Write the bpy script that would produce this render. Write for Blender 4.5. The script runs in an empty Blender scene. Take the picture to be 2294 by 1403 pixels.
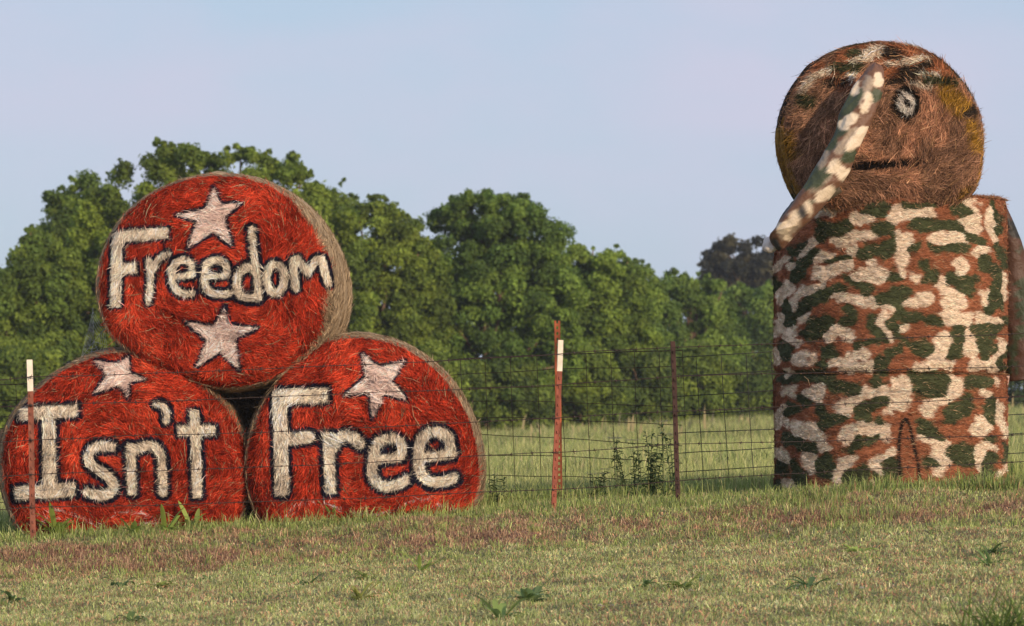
import bpy, math, random
import numpy as np

# ------------------------------------------------------------------ camera, world, sun, exposure
S = bpy.context.scene
COL = S.collection
F = 9250.0            # focal length expressed in photo pixels (photo is 2294 px wide)
HOR = 905.0           # photo row of the horizon
ZC = 0.638            # camera height over the fence line
cam_d = bpy.data.cameras.new('camera'); cam = bpy.data.objects.new('camera', cam_d); COL.objects.link(cam)
cam.location = (0, 0, ZC); cam.rotation_euler = (math.radians(90), 0, 0)
cam_d.sensor_width = 36; cam_d.lens = F / 2294 * 36
cam_d.shift_y = (HOR - 701.5) / 2294
cam_d.clip_start = 0.5; cam_d.clip_end = 5000
cam_d.dof.use_dof = True; cam_d.dof.focus_distance = 25.1; cam_d.dof.aperture_fstop = 7.1
S.camera = cam

SUN_EL, SUN_AZ = 17.0, 36.0     # azimuth: degrees to the right of straight-behind-the-camera
W = bpy.data.worlds.new('World'); S.world = W; W.use_nodes = True
wn = W.node_tree.nodes; wl = W.node_tree.links
bg = wn['Background']; bg.inputs['Strength'].default_value = 0.132
sky = wn.new('ShaderNodeTexSky'); sky.sky_type = 'NISHITA'; sky.sun_disc = False
sky.sun_elevation = math.radians(SUN_EL); sky.sun_rotation = math.radians(180 - SUN_AZ)
sky.altitude = 200; sky.air_density = 1.0; sky.dust_density = 1.0; sky.ozone_density = 1.2
tc = wn.new('ShaderNodeTexCoord'); mp = wn.new('ShaderNodeMapping'); mp.inputs['Scale'].default_value = (9, 9, 21)
cn = wn.new('ShaderNodeTexNoise'); cn.inputs['Scale'].default_value = 1.0; cn.inputs['Detail'].default_value = 5
cr = wn.new('ShaderNodeMapRange'); cr.inputs['From Min'].default_value = 0.42; cr.inputs['From Max'].default_value = 0.72
cr.inputs['To Min'].default_value = 0.0; cr.inputs['To Max'].default_value = 0.8
veil = wn.new('ShaderNodeMix'); veil.data_type = 'RGBA'; veil.inputs['Factor'].default_value = .78     # thin high overcast veil
veil.inputs['B'].default_value = (3.42, 4.3, 5.85, 1)
mx = wn.new('ShaderNodeMix'); mx.data_type = 'RGBA'
mx.inputs['B'].default_value = (4.8, 4.7, 5.85, 1)
wl.new(tc.outputs['Generated'], mp.inputs['Vector']); wl.new(mp.outputs['Vector'], cn.inputs['Vector'])
wl.new(cn.outputs['Fac'], cr.inputs['Value']); wl.new(cr.outputs['Result'], mx.inputs['Factor'])
wl.new(sky.outputs['Color'], veil.inputs['A']); wl.new(veil.outputs['Result'], mx.inputs['A']); wl.new(mx.outputs['Result'], bg.inputs['Color'])

sd = bpy.data.lights.new('sun', 'SUN'); so = bpy.data.objects.new('sun', sd); COL.objects.link(so)
sd.energy = 3.7; sd.angle = math.radians(2.0); sd.color = (1.0, 0.79, 0.57)
so.rotation_euler = (math.radians(90 - SUN_EL), 0, math.radians(SUN_AZ))
S.view_settings.view_transform = 'Standard'; S.view_settings.look = 'None'
S.view_settings.exposure = 0.0; S.view_settings.gamma = 1.0

# ------------------------------------------------------------------ helpers
rng = np.random.default_rng(7); random.seed(7)
R_ = math.radians

def vnoise(p, seed=0):
    p = np.asarray(p, float)
    i = np.floor(p).astype(np.int64); f = p - i; f = f * f * (3 - 2 * f)
    out = 0
    for dx in (0, 1):
        for dy in (0, 1):
            for dz in (0, 1):
                h = ((i[:, 0] + dx) * 374761393 + (i[:, 1] + dy) * 668265263 + (i[:, 2] + dz) * 1274126177 + seed * 974711) & 0xFFFFFFFF
                h = ((h ^ (h >> 13)) * 1103515245) & 0xFFFFFFFF
                h = ((h ^ (h >> 16)) * 2246822519) & 0xFFFFFFFF
                v = ((h ^ (h >> 15)) & 0xFFFF) / 65535.0
                w = (f[:, 0] if dx else 1 - f[:, 0]) * (f[:, 1] if dy else 1 - f[:, 1]) * (f[:, 2] if dz else 1 - f[:, 2])
                out = out + v * w
    return out

def fbm(p, seed=0, o=3):
    p = np.asarray(p, float); a = 0; t = 0; k = 1.0
    for j in range(o):
        a = a + k * vnoise(p * 2 ** j, seed + j * 17); t += k; k *= .5
    return a / t

def norm(v):
    return v / np.maximum(np.linalg.norm(v, axis=-1, keepdims=True), 1e-9)

class MB:
    """collects vertices, faces, per-vertex colours and uv, and links them as ONE mesh object"""
    def __init__(s): s.V = []; s.F = []; s.C = []; s.U = []; s.n = 0
    def add(s, V, Fs, C=None, U=None):
        V = np.asarray(V, float).reshape(-1, 3)
        if not isinstance(Fs, list): Fs = [Fs]
        for f in Fs:
            f = np.asarray(f, np.int64)
            if f.size: s.F.append(f + s.n)
        if C is None: C = (.5, .5, .5)
        C = np.asarray(C, float)
        if C.ndim == 1: C = np.tile(C, (len(V), 1))
        s.V.append(V); s.C.append(C); s.U.append(np.zeros((len(V), 2)) if U is None else np.asarray(U, float)); s.n += len(V)
        return s
    def build(s, name, mat, parent=None, smooth=True):
        V = np.concatenate(s.V); C = np.concatenate(s.C); U = np.concatenate(s.U)
        me = bpy.data.meshes.new(name)
        me.vertices.add(len(V)); me.vertices.foreach_set('co', V.astype(np.float32).ravel())
        cnt = np.concatenate([np.full(len(f), f.shape[1]) for f in s.F]); lv = np.concatenate([f.ravel() for f in s.F])
        me.loops.add(len(lv)); me.loops.foreach_set('vertex_index', lv.astype(np.int32))
        me.polygons.add(len(cnt)); st = np.concatenate([[0], np.cumsum(cnt)[:-1]])
        me.polygons.foreach_set('loop_start', st.astype(np.int32)); me.polygons.foreach_set('loop_total', cnt.astype(np.int32))
        me.polygons.foreach_set('use_smooth', np.full(len(cnt), smooth))
        me.update(calc_edges=True)
        ca = me.color_attributes.new('Col', 'FLOAT_COLOR', 'POINT')
        ca.data.foreach_set('color', np.concatenate([np.clip(C, 0, 1), np.ones((len(C), 1))], 1).astype(np.float32).ravel())
        uv = me.uv_layers.new(name='UVMap'); uv.data.foreach_set('uv', U[lv].astype(np.float32).ravel())
        me.validate()
        o = bpy.data.objects.new(name, me); COL.objects.link(o)
        if mat: me.materials.append(mat)
        if parent: o.parent = parent
        return o

def tag(o, label=None, cat=None, group=None, kind=None):
    if label: o['label'] = label
    if cat: o['category'] = cat
    if group: o['group'] = group
    if kind: o['kind'] = kind
    return o

def empty(name, loc=(0, 0, 0), rz=0, label=None, cat=None, group=None):
    o = bpy.data.objects.new(name, None); COL.objects.link(o); o.empty_display_size = .2
    o.location = loc; o.rotation_euler = (0, 0, rz); tag(o, label, cat, group); return o

def mat(name, rough=.9, bump=None, bstr=.3, trans=0.0, tint=None, vary=None, spec=.15, bdist=.01, metal=0):
    m = bpy.data.materials.new(name); m.use_nodes = True; nt = m.node_tree; n = nt.nodes; l = nt.links
    b = n['Principled BSDF']; b.inputs['Roughness'].default_value = rough; b.inputs['Specular IOR Level'].default_value = spec
    b.inputs['Metallic'].default_value = metal
    at = n.new('ShaderNodeAttribute'); at.attribute_name = 'Col'; src = at.outputs['Color']
    if tint: 
        rgb = n.new('ShaderNodeRGB'); rgb.outputs[0].default_value = (*tint, 1); src = rgb.outputs[0]
    if vary:   # (scale vector, detail, low, high, use uv)
        co = n.new('ShaderNodeTexCoord'); mpp = n.new('ShaderNodeMapping'); mpp.inputs['Scale'].default_value = vary[0]
        tx = n.new('ShaderNodeTexNoise'); tx.inputs['Scale'].default_value = 1; tx.inputs['Detail'].default_value = vary[1]
        l.new(co.outputs['UV' if vary[4] else 'Object'], mpp.inputs['Vector']); l.new(mpp.outputs[0], tx.inputs['Vector'])
        mr = n.new('ShaderNodeMapRange'); mr.inputs['From Min'].default_value = .3; mr.inputs['From Max'].default_value = .7
        mr.inputs['To Min'].default_value = vary[2]; mr.inputs['To Max'].default_value = vary[3]; l.new(tx.outputs['Fac'], mr.inputs['Value'])
        mu = n.new('ShaderNodeMix'); mu.data_type = 'RGBA'; mu.blend_type = 'MULTIPLY'; mu.inputs['Factor'].default_value = 1
        l.new(src, mu.inputs['A']); l.new(mr.outputs['Result'], mu.inputs['B']); src = mu.outputs['Result']
    l.new(src, b.inputs['Base Color'])
    if bump:   # (scale vector, detail, use uv)
        co = n.new('ShaderNodeTexCoord'); mpp = n.new('ShaderNodeMapping'); mpp.inputs['Scale'].default_value = bump[0]
        tx = n.new('ShaderNodeTexNoise'); tx.inputs['Scale'].default_value = 1; tx.inputs['Detail'].default_value = bump[1]
        l.new(co.outputs['UV' if bump[2] else 'Object'], mpp.inputs['Vector']); l.new(mpp.outputs[0], tx.inputs['Vector'])
        bp = n.new('ShaderNodeBump'); bp.inputs['Strength'].default_value = bstr; bp.inputs['Distance'].default_value = bdist
        l.new(tx.outputs['Fac'], bp.inputs['Height']); l.new(bp.outputs[0], b.inputs['Normal'])
    if trans:
        t = n.new('ShaderNodeBsdfTranslucent'); l.new(src, t.inputs['Color'])
        ms = n.new('ShaderNodeMixShader'); ms.inputs[0].default_value = trans
        l.new(b.outputs[0], ms.inputs[1]); l.new(t.outputs[0], ms.inputs[2]); l.new(ms.outputs[0], n['Material Output'].inputs['Surface'])
    return m

def tube(P, rad, ns=6, cap=True):
    P = np.asarray(P, float); n = len(P); rad = np.broadcast_to(np.asarray(rad, float), (n,))
    T = norm(np.gradient(P, axis=0)); ref = np.where(np.abs(T[:, 2:3]) > .9, [[1., 0, 0]], [[0, 0, 1.]])
    A = norm(np.cross(T, ref)); B = np.cross(T, A)
    a = np.arange(ns) / ns * 2 * np.pi
    V = P[:, None] + rad[:, None, None] * (np.cos(a)[None, :, None] * A[:, None] + np.sin(a)[None, :, None] * B[:, None])
    i, j = np.meshgrid(np.arange(n - 1), np.arange(ns), indexing='ij'); j2 = (j + 1) % ns
    Q = np.stack([i * ns + j, i * ns + j2, (i + 1) * ns + j2, (i + 1) * ns + j], -1).reshape(-1, 4)
    Fs = [Q]
    if cap: Fs += [np.arange(ns)[None, ::-1], (np.arange(ns) + (n - 1) * ns)[None]]
    return V.reshape(-1, 3), Fs

def boxv(x0, x1, y0, y1, z0, z1):
    V = np.array([(x, y, z) for z in (z0, z1) for y in (y0, y1) for x in (x0, x1)], float)
    return V, np.array([(0, 2, 3, 1), (4, 5, 7, 6), (0, 1, 5, 4), (2, 6, 7, 3), (0, 4, 6, 2), (1, 3, 7, 5)])

def grid_faces(nr, nc, wrap=False):
    i, j = np.meshgrid(np.arange(nr - 1), np.arange(nc if wrap else nc - 1), indexing='ij'); j2 = (j + 1) % nc
    return np.stack([i * nc + j, i * nc + j2, (i + 1) * nc + j2, (i + 1) * nc + j], -1).reshape(-1, 4)

def ribbons(P, T, N, L, Wd, lift, C, curl=.15):
    """flat straw blades: three points along T, lying near the surface with normal N"""
    n = len(P); L = L[:, None]; B = norm(np.cross(T, N))
    bend = B * rng.normal(0, curl, (n, 1)) * L
    a = P - T * L * .5 + N * .0015; m = P + bend * .5 + N * (.002 + lift[:, None] * .35); e = P + T * L * .5 + bend * .2 + N * (.002 + lift[:, None])
    roll = rng.normal(0, .5, (n, 1)); Bw = norm(B * np.cos(roll) + N * np.sin(roll)) * Wd[:, None] * .5
    V = np.stack([a - Bw, a + Bw, m - Bw, m + Bw, e - Bw * .4, e + Bw * .4], 1).reshape(-1, 3)
    o = np.arange(n)[:, None] * 6
    C = np.repeat(C, 6, 0) if C.ndim == 2 else np.repeat(C, 2, 1).reshape(-1, 3)
    return V, np.concatenate([o + [0, 1, 3, 2], o + [2, 3, 5, 4]]), C

def blades(P, h, lean, wd, C, up=None):
    """grass blades: base pair, middle pair, tip"""
    n = len(P); az = rng.uniform(0, 2 * np.pi, n); D = np.stack([np.cos(az), np.sin(az), 0 * az], 1)
    fa = rng.uniform(0, np.pi, n); B = np.stack([np.cos(fa), np.sin(fa), 0 * fa], 1) * wd[:, None] * .5
    Z = np.array([[0, 0, 1.]]); h = h[:, None]; ln = lean[:, None]
    m = P + Z * h * .6 + D * h * ln * .35; t = P + Z * h * np.maximum(1 - .45 * ln, .15) + D * h * ln
    V = np.stack([P - B, P + B, m - B * .8, m + B * .8, t], 1).reshape(-1, 3); o = np.arange(n)[:, None] * 5
    return V, [o + [0, 1, 3, 2], o + [2, 3, 4]], np.repeat(C, 5, 0)

def px2w(px, py, Y):
    return np.array([(px - 1147.0) / F * Y, Y, ZC + (HOR - py) / F * Y])

def ground_z(X, Y):
    X = np.asarray(X, float); Y = np.asarray(Y, float)
    k = np.interp(Y, [0, 18, 24, 40, 100], [.01, .034, .056, .05, .036])
    base = np.interp(Y, [-40, 0, 18, 23.1, 23.5, 24.2, 24.6, 25.3, 27, 40, 100, 400], [-1.3, -.85, -.36, -.21, -.17, -.065, -.035, 0, -.05, -.08, -.17, -.3])
    p = np.stack([X, Y, 0 * X], -1).reshape(-1, 3)
    bump = (fbm(p * .9, 3, 3) - .5) * .07 + (vnoise(p * 4.0, 8) - .5) * .025
    bump = bump + (fbm(p * [3.4, 3.4, 1], 12, 2) - .5) * .11 * np.interp(Y, [22.8, 23.3, 24.3, 24.8], [.15, 1, .8, .1]).reshape(-1)
    return base + k * np.clip(X, -30, 30) + bump.reshape(X.shape) * np.interp(Y, [10, 20, 24.5, 26], [1, 1, .8, .5])

def at(px, py):
    Y = np.linspace(15, 140, 5000); X = (px - 1147.0) / F * Y
    row = HOR - (ground_z(X, Y) - ZC) * F / Y
    k = int(np.argmax(row <= py)); return np.array([X[k], Y[k], float(ground_z(X[k], Y[k]))])

# ------------------------------------------------------------------ materials
M = {}
M['face'] = mat('painted_hay', .92, spec=.06, bump=((14, 170, 1), 3, True), bstr=.55, bdist=.012, vary=((10, 150, 1), 3, .55, 1.25, True))
M['side'] = mat('net_wrapped_hay', .9, bump=((30, 150, 1), 3, True), bstr=.5, bdist=.01, vary=((20, 140, 1), 3, .62, 1.2, True))
M['torso'] = mat('painted_net_wrap', .9, bump=((40, 190, 1), 3, True), bstr=.5, bdist=.008, vary=((60, 160, 1), 3, .68, 1.18, True))
M['leaf'] = mat('leaf', .6, trans=.4, spec=.25)
M['grass'] = mat('grass', .6, trans=.25, spec=.2)
M['bark'] = mat('bark', .9, bump=((18, 18, 4), 4, False), bstr=.7, bdist=.02, vary=((9, 9, 2), 4, .6, 1.3, False))
M['cloth'] = mat('camo_cloth', .55, bump=((14, 14, 14), 4, False), bstr=.5, bdist=.04, spec=.35)
M['rust'] = mat('rusty_steel', .75, bump=((90, 90, 90), 3, False), bstr=.4, bdist=.002, vary=((25, 25, 14), 4, .55, 1.35, False), spec=.3)
M['tip'] = mat('cream_enamel', .55, vary=((40, 40, 22), 3, .8, 1.08, False), spec=.4)
M['wire'] = mat('rusty_wire', .7, spec=.3, metal=.2)
M['rag'] = mat('white_rag', .8, bump=((30, 30, 30), 3, False), bstr=.5, bdist=.02, trans=.2)
M['web'] = mat('web_thread', .5, tint=(.75, .75, .72), trans=.3)

# ------------------------------------------------------------------ ground
gm = bpy.data.materials.new('ground_soil'); gm.use_nodes = True; n = gm.node_tree.nodes; l = gm.node_tree.links
b = n['Principled BSDF']; b.inputs['Roughness'].default_value = .95; b.inputs['Specular IOR Level'].default_value = .05
ga = n.new('ShaderNodeAttribute'); ga.attribute_name = 'Col'
gt = n.new('ShaderNodeTexNoise'); gt.inputs['Scale'].default_value = 22; gt.inputs['Detail'].default_value = 7
gc = n.new('ShaderNodeTexCoord'); l.new(gc.outputs['Object'], gt.inputs['Vector'])
gr = n.new('ShaderNodeMapRange'); gr.inputs['From Min'].default_value = .3; gr.inputs['From Max'].default_value = .7; gr.inputs['To Min'].default_value = .55; gr.inputs['To Max'].default_value = 1.3
l.new(gt.outputs['Fac'], gr.inputs['Value'])
gx = n.new('ShaderNodeMix'); gx.data_type = 'RGBA'; gx.blend_type = 'MULTIPLY'; gx.inputs['Factor'].default_value = 1
l.new(ga.outputs['Color'], gx.inputs['A']); l.new(gr.outputs['Result'], gx.inputs['B']); l.new(gx.outputs['Result'], b.inputs['Base Color'])
gb = n.new('ShaderNodeBump'); gb.inputs['Strength'].default_value = .8; gb.inputs['Distance'].default_value = .03
l.new(gt.outputs['Fac'], gb.inputs['Height']); l.new(gb.outputs[0], b.inputs['Normal'])

def bank(X, Y):
    """0..1: how much of the ground here is the bare, reddish dead-grass strip below the fence"""
    p = np.stack([X, Y, 0 * X], -1).reshape(-1, 3)
    e = (fbm(p * [1.1, 2.2, 1], 21, 3).reshape(np.shape(X)) - .5) * 1.5
    c = np.interp(X, [-3.2, -1, .6, 1.6, 3.2], [23.75, 23.85, 24.0, 23.85, 23.95]); w = np.interp(X, [-3.2, 0, 1, 3.2], [.55, .75, .6, .4])
    return np.clip(1.25 - np.abs(Y + e * .75 - c) / w, 0, 1) * np.clip(.25 + (fbm(p * [2.6, 3.5, 1], 23, 3).reshape(np.shape(X)) - .33) * 3.2, .12, 1)

gx_ = np.concatenate([np.linspace(-400, -14, 24), np.arange(-13, -4, .5), np.arange(-4, 4, .06), np.arange(4, 13, .5), np.linspace(14, 400, 24)])
gy_ = np.concatenate([np.linspace(-40, 16, 30), np.arange(16.3, 27, .06), np.arange(27, 40, .5), np.linspace(41, 160, 60), np.linspace(170, 600, 20)])
GX, GY = np.meshgrid(gx_, gy_); GZ = ground_z(GX, GY)
bk = bank(GX, GY)[..., None]
gcol = np.where((GY > 25.0)[..., None], np.array([.20, .21, .075]), np.array([.22, .20, .10])) * (1 - bk) + np.array([.27, .145, .095]) * bk
g = MB().add(np.stack([GX, GY, GZ], -1), grid_faces(len(gy_), len(gx_)), gcol.reshape(-1, 3)).build('ground', gm)
tag(g, kind='structure')

# ------------------------------------------------------------------ paint: stroke and polygon distances in the plane of the face
def seg_d(p, a, b_, butt=False):
    a = np.array(a, float); b_ = np.array(b_, float); d = b_ - a; L = np.linalg.norm(d) + 1e-9; u = d / L
    q = p - a; t = q @ u
    if butt:
        s = np.abs(q @ np.array([-u[1], u[0]])); o = np.maximum(np.maximum(-t, t - L), 0); return s, o
    tc_ = np.clip(t, 0, L); return np.linalg.norm(q - tc_[:, None] * u, axis=1)

def stroke_sdf(p, pts, hw):
    pts = [tuple(q) for q in pts]
    if len(pts) == 1: return np.linalg.norm(p - np.array(pts[0], float), axis=1) - hw
    d = np.full(len(p), 1e9)
    for a, b_ in zip(pts[:-1], pts[1:]): d = np.minimum(d, seg_d(p, a, b_))
    return d - hw

def box_sdf(p, a, b_, hw):
    a = np.array(a, float); b_ = np.array(b_, float); L = np.linalg.norm(b_ - a); u = (b_ - a) / L; c = (a + b_) / 2; q = p - c
    dx = np.abs(q @ u) - L / 2; dy = np.abs(q @ np.array([-u[1], u[0]])) - hw
    return np.minimum(np.maximum(dx, dy), 0) + np.hypot(np.maximum(dx, 0), np.maximum(dy, 0))

def poly_sdf(p, pts):
    pts = np.array(pts, float); d = np.full(len(p), 1e9); ins = np.zeros(len(p), bool)
    for a, b_ in zip(pts, np.roll(pts, -1, 0)):
        d = np.minimum(d, seg_d(p, a, b_))
        c = ((a[1] > p[:, 1]) != (b_[1] > p[:, 1])) & (p[:, 0] < (b_[0] - a[0]) * (p[:, 1] - a[1]) / (b_[1] - a[1] + 1e-12) + a[0]); ins ^= c
    return np.where(ins, -d, d)

def smooth_pts(pts, k=6):
    pts = np.array(pts, float); n_ = len(pts); out = []
    for i in range(n_ - 1):
        p0, p1, p2, p3 = pts[max(i - 1, 0)], pts[i], pts[i + 1], pts[min(i + 2, n_ - 1)]
        for t in np.arange(k) / k:
            out.append(.5 * ((2 * p1) + (-p0 + p2) * t + (2 * p0 - 5 * p1 + 4 * p2 - p3) * t * t + (-p0 + 3 * p1 - 3 * p2 + p3) * t ** 3))
    out.append(pts[-1]); return out

# each glyph: (part name, outline width, colour key, list of pieces)
def L_(o, *ps): return ('painted_letter', o, 'cream', ps)
def ST(o, pts): return ('painted_star', o, 'pink', [('p', pts)])
c_ = lambda pts, w: ('c', smooth_pts(pts), w)
def ring(cx, cy, rx, ry, w): 
    a = np.linspace(0, 2 * np.pi, 25); return ('s', [(cx + rx * math.cos(t), cy + ry * math.sin(t)) for t in a], w)
TOP = dict(o=(180, 370), s=2.647, g=[
    L_(19, ('b', (222, 395), (208, 842), 32), ('b', (200, 427), (525, 404), 32), ('b', (225, 612), (338, 612), 31)),
    L_(18, ('s', [(408, 575), (420, 640), (414, 760), (404, 812)], 20), c_([(430, 625), (468, 562), (520, 528)], 18)),
    L_(20, ('s', [(560, 665), (668, 655)], 17), c_([(668, 655), (662, 588), (612, 562), (562, 592), (545, 660), (560, 728), (610, 764), (670, 762)], 20)),
    L_(20, ('s', [(755, 665), (870, 655)], 17), c_([(872, 655), (862, 585), (810, 565), (755, 592), (738, 670), (755, 742), (810, 768), (882, 765)], 22)),
    L_(24, ('s', [(1018, 380), (1030, 500), (1048, 640), (1062, 780)], 20), c_([(1035, 625), (985, 606), (942, 650), (932, 720), (955, 778), (1010, 792), (1065, 788)], 22)),
    L_(20, ring(1160, 675, 52, 84, 23)),
    L_(20, ('s', [(1268, 565), (1268, 640), (1278, 730)], 24), ('s', [(1290, 560), (1350, 640), (1402, 560), (1428, 560), (1468, 700)], 22)),
    ST(18, [(793, 130), (832, 235), (960, 225), (858, 315), (905, 485), (795, 395), (640, 498), (695, 330), (570, 298), (745, 262)]),
    ST(17, [(860, 840), (888, 950), (1055, 968), (920, 1030), (942, 1215), (828, 1105), (690, 1200), (755, 1040), (620, 925), (795, 960)])],
    squig=[])
LEFT = dict(o=(0, 740), s=2.807, g=[
    L_(26, ('b', (118, 528), (492, 505), 40), ('b', (312, 520), (318, 1000), 42), ('b', (95, 1028), (478, 998), 42)),
    L_(26, c_([(705, 735), (640, 728), (585, 748), (562, 800), (592, 858), (660, 900), (708, 952), (708, 1010), (660, 1038), (600, 1030), (548, 1018)], 31)),
    L_(27, ('b', (822, 712), (832, 1038), 28), c_([(840, 765), (890, 735), (960, 728), (1005, 772), (1020, 850), (1025, 1020)], 28)),
    L_(26, c_([(985, 465), (1025, 478), (1052, 520), (1045, 570)], 20)),
    L_(24, ('b', (1222, 505), (1242, 1055), 31), ('b', (1115, 632), (1355, 632), 31)),
    ST(16, [(808, 165), (815, 268), (915, 310), (805, 330), (815, 440), (745, 345), (590, 400), (675, 280), (590, 190), (730, 215)])],
    squig=[[(240, 1160), (330, 1132), (430, 1140), (500, 1172), (560, 1202), (620, 1228), (690, 1190), (750, 1152), (820, 1140), (900, 1152), (985, 1192)], [(255, 1225), (300, 1182), (360, 1180), (440, 1205)], [(870, 1225), (930, 1210), (990, 1215)]])
RIGHT = dict(o=(520, 720), s=2.807, g=[
    L_(24, ('b', (300, 440), (315, 1098), 45), ('b', (255, 478), (605, 462), 46), ('s', [(330, 745), (485, 728)], 38)),
    L_(27, ('b', (605, 700), (620, 1082), 35), c_([(630, 800), (670, 742), (740, 722), (800, 768)], 36)),
    L_(27, ('s', [(895, 872), (1060, 852)], 27), c_([(1065, 840), (1060, 765), (985, 738), (912, 772), (884, 870), (890, 985), (950, 1035), (1040, 1026), (1088, 998)], 31)),
    L_(28, ('s', [(1175, 858), (1375, 840)], 28), c_([(1380, 832), (1358, 735), (1280, 694), (1202, 732), (1170, 830), (1184, 945), (1240, 1006), (1330, 1008), (1395, 985)], 32)),
    ST(16, [(810, 195), (925, 288), (1085, 250), (1005, 375), (1105, 500), (955, 455), (880, 620), (865, 450), (700, 468), (840, 350)])],
    squig=[[(315, 1245), (380, 1180), (470, 1137), (560, 1140), (650, 1168), (730, 1200), (830, 1215), (930, 1215), (1000, 1195), (1080, 1152), (1150, 1127), (1240, 1117)], [(1250, 1150), (1330, 1165), (1410, 1200)]])
RED = np.array([.50, .046, .020]); CREAM = np.array([.96, .80, .62]); PINK = np.array([.95, .69, .60]); NAVY = np.array([.014, .013, .026]); TAN = np.array([.38, .26, .15])

def paint_words(d):
    def f(px, py, straw=False):
        p = np.stack([px, py], 1)
        jit = (vnoise(np.stack([px / 2.2, py / 2.2, 0 * px], 1), 5) - .5) * 4.2 + (vnoise(np.stack([px / 9, py / 9, 0 * px], 1), 6) - .5) * 2.5
        if straw: jit = jit + rng.normal(0, .8, len(px))
        q = (p - np.array(d['o'])) * d['s']
        tone = vnoise(np.stack([px / 55, py / 55, 0 * px], 1), 9)
        C = RED[None] * (.62 + .72 * tone)[:, None] + np.array([.0, .018, .006])[None] * np.clip(tone - .45, 0, 1)[:, None]; ID = np.zeros(len(px), int)
        best = np.full(len(px), 1e9)
        for k, (nm, ow, ck, ps) in enumerate(d['g']):
            D = np.full(len(px), 1e9)
            for pc in ps:
                D = np.minimum(D, poly_sdf(q, pc[1]) if pc[0] == 'p' else box_sdf(q, *pc[1:]) if pc[0] == 'b' else stroke_sdf(q, pc[1], pc[2]))
            Dj = D / d['s'] + jit * .8; o = ow / d['s']
            win = (Dj < o * 1.15) & (Dj < best); best = np.where(win, Dj, best)
            col = CREAM if ck == 'cream' else PINK
            C[win] = NAVY; cm = win & (Dj < 0); C[cm] = col * (.88 + .2 * tone[cm])[:, None]; ID[win] = k + 1
        for s_ in d['squig']:
            D = stroke_sdf(q, smooth_pts(s_), 8) / d['s'] + jit * .7
            on = (D < 0) & (ID == 0) & (vnoise(np.stack([px / 6, py / 6, 0 * px], 1), 77) > .30); C[on] = (.80, .56, .50)
        return C, ID
    return f

def outline_fn(pts, cx, cy):
    pts = np.array(pts, float); a = np.arctan2(-(pts[:, 1] - cy), pts[:, 0] - cx); r = np.hypot(pts[:, 0] - cx, pts[:, 1] - cy)
    o = np.argsort(a); a = a[o]; r = r[o]; A = np.concatenate([a - 2 * np.pi, a, a + 2 * np.pi]); Rr = np.tile(r, 3)
    g_ = np.linspace(-np.pi, np.pi, 361); v = np.interp(g_, A, Rr)
    k = np.hanning(25); k /= k.sum(); v = np.convolve(np.concatenate([v[-13:-1], v, v[1:13]]), k, 'same')[12:-12]
    return lambda th: np.interp((th + np.pi) % (2 * np.pi) - np.pi, g_, v)

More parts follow.
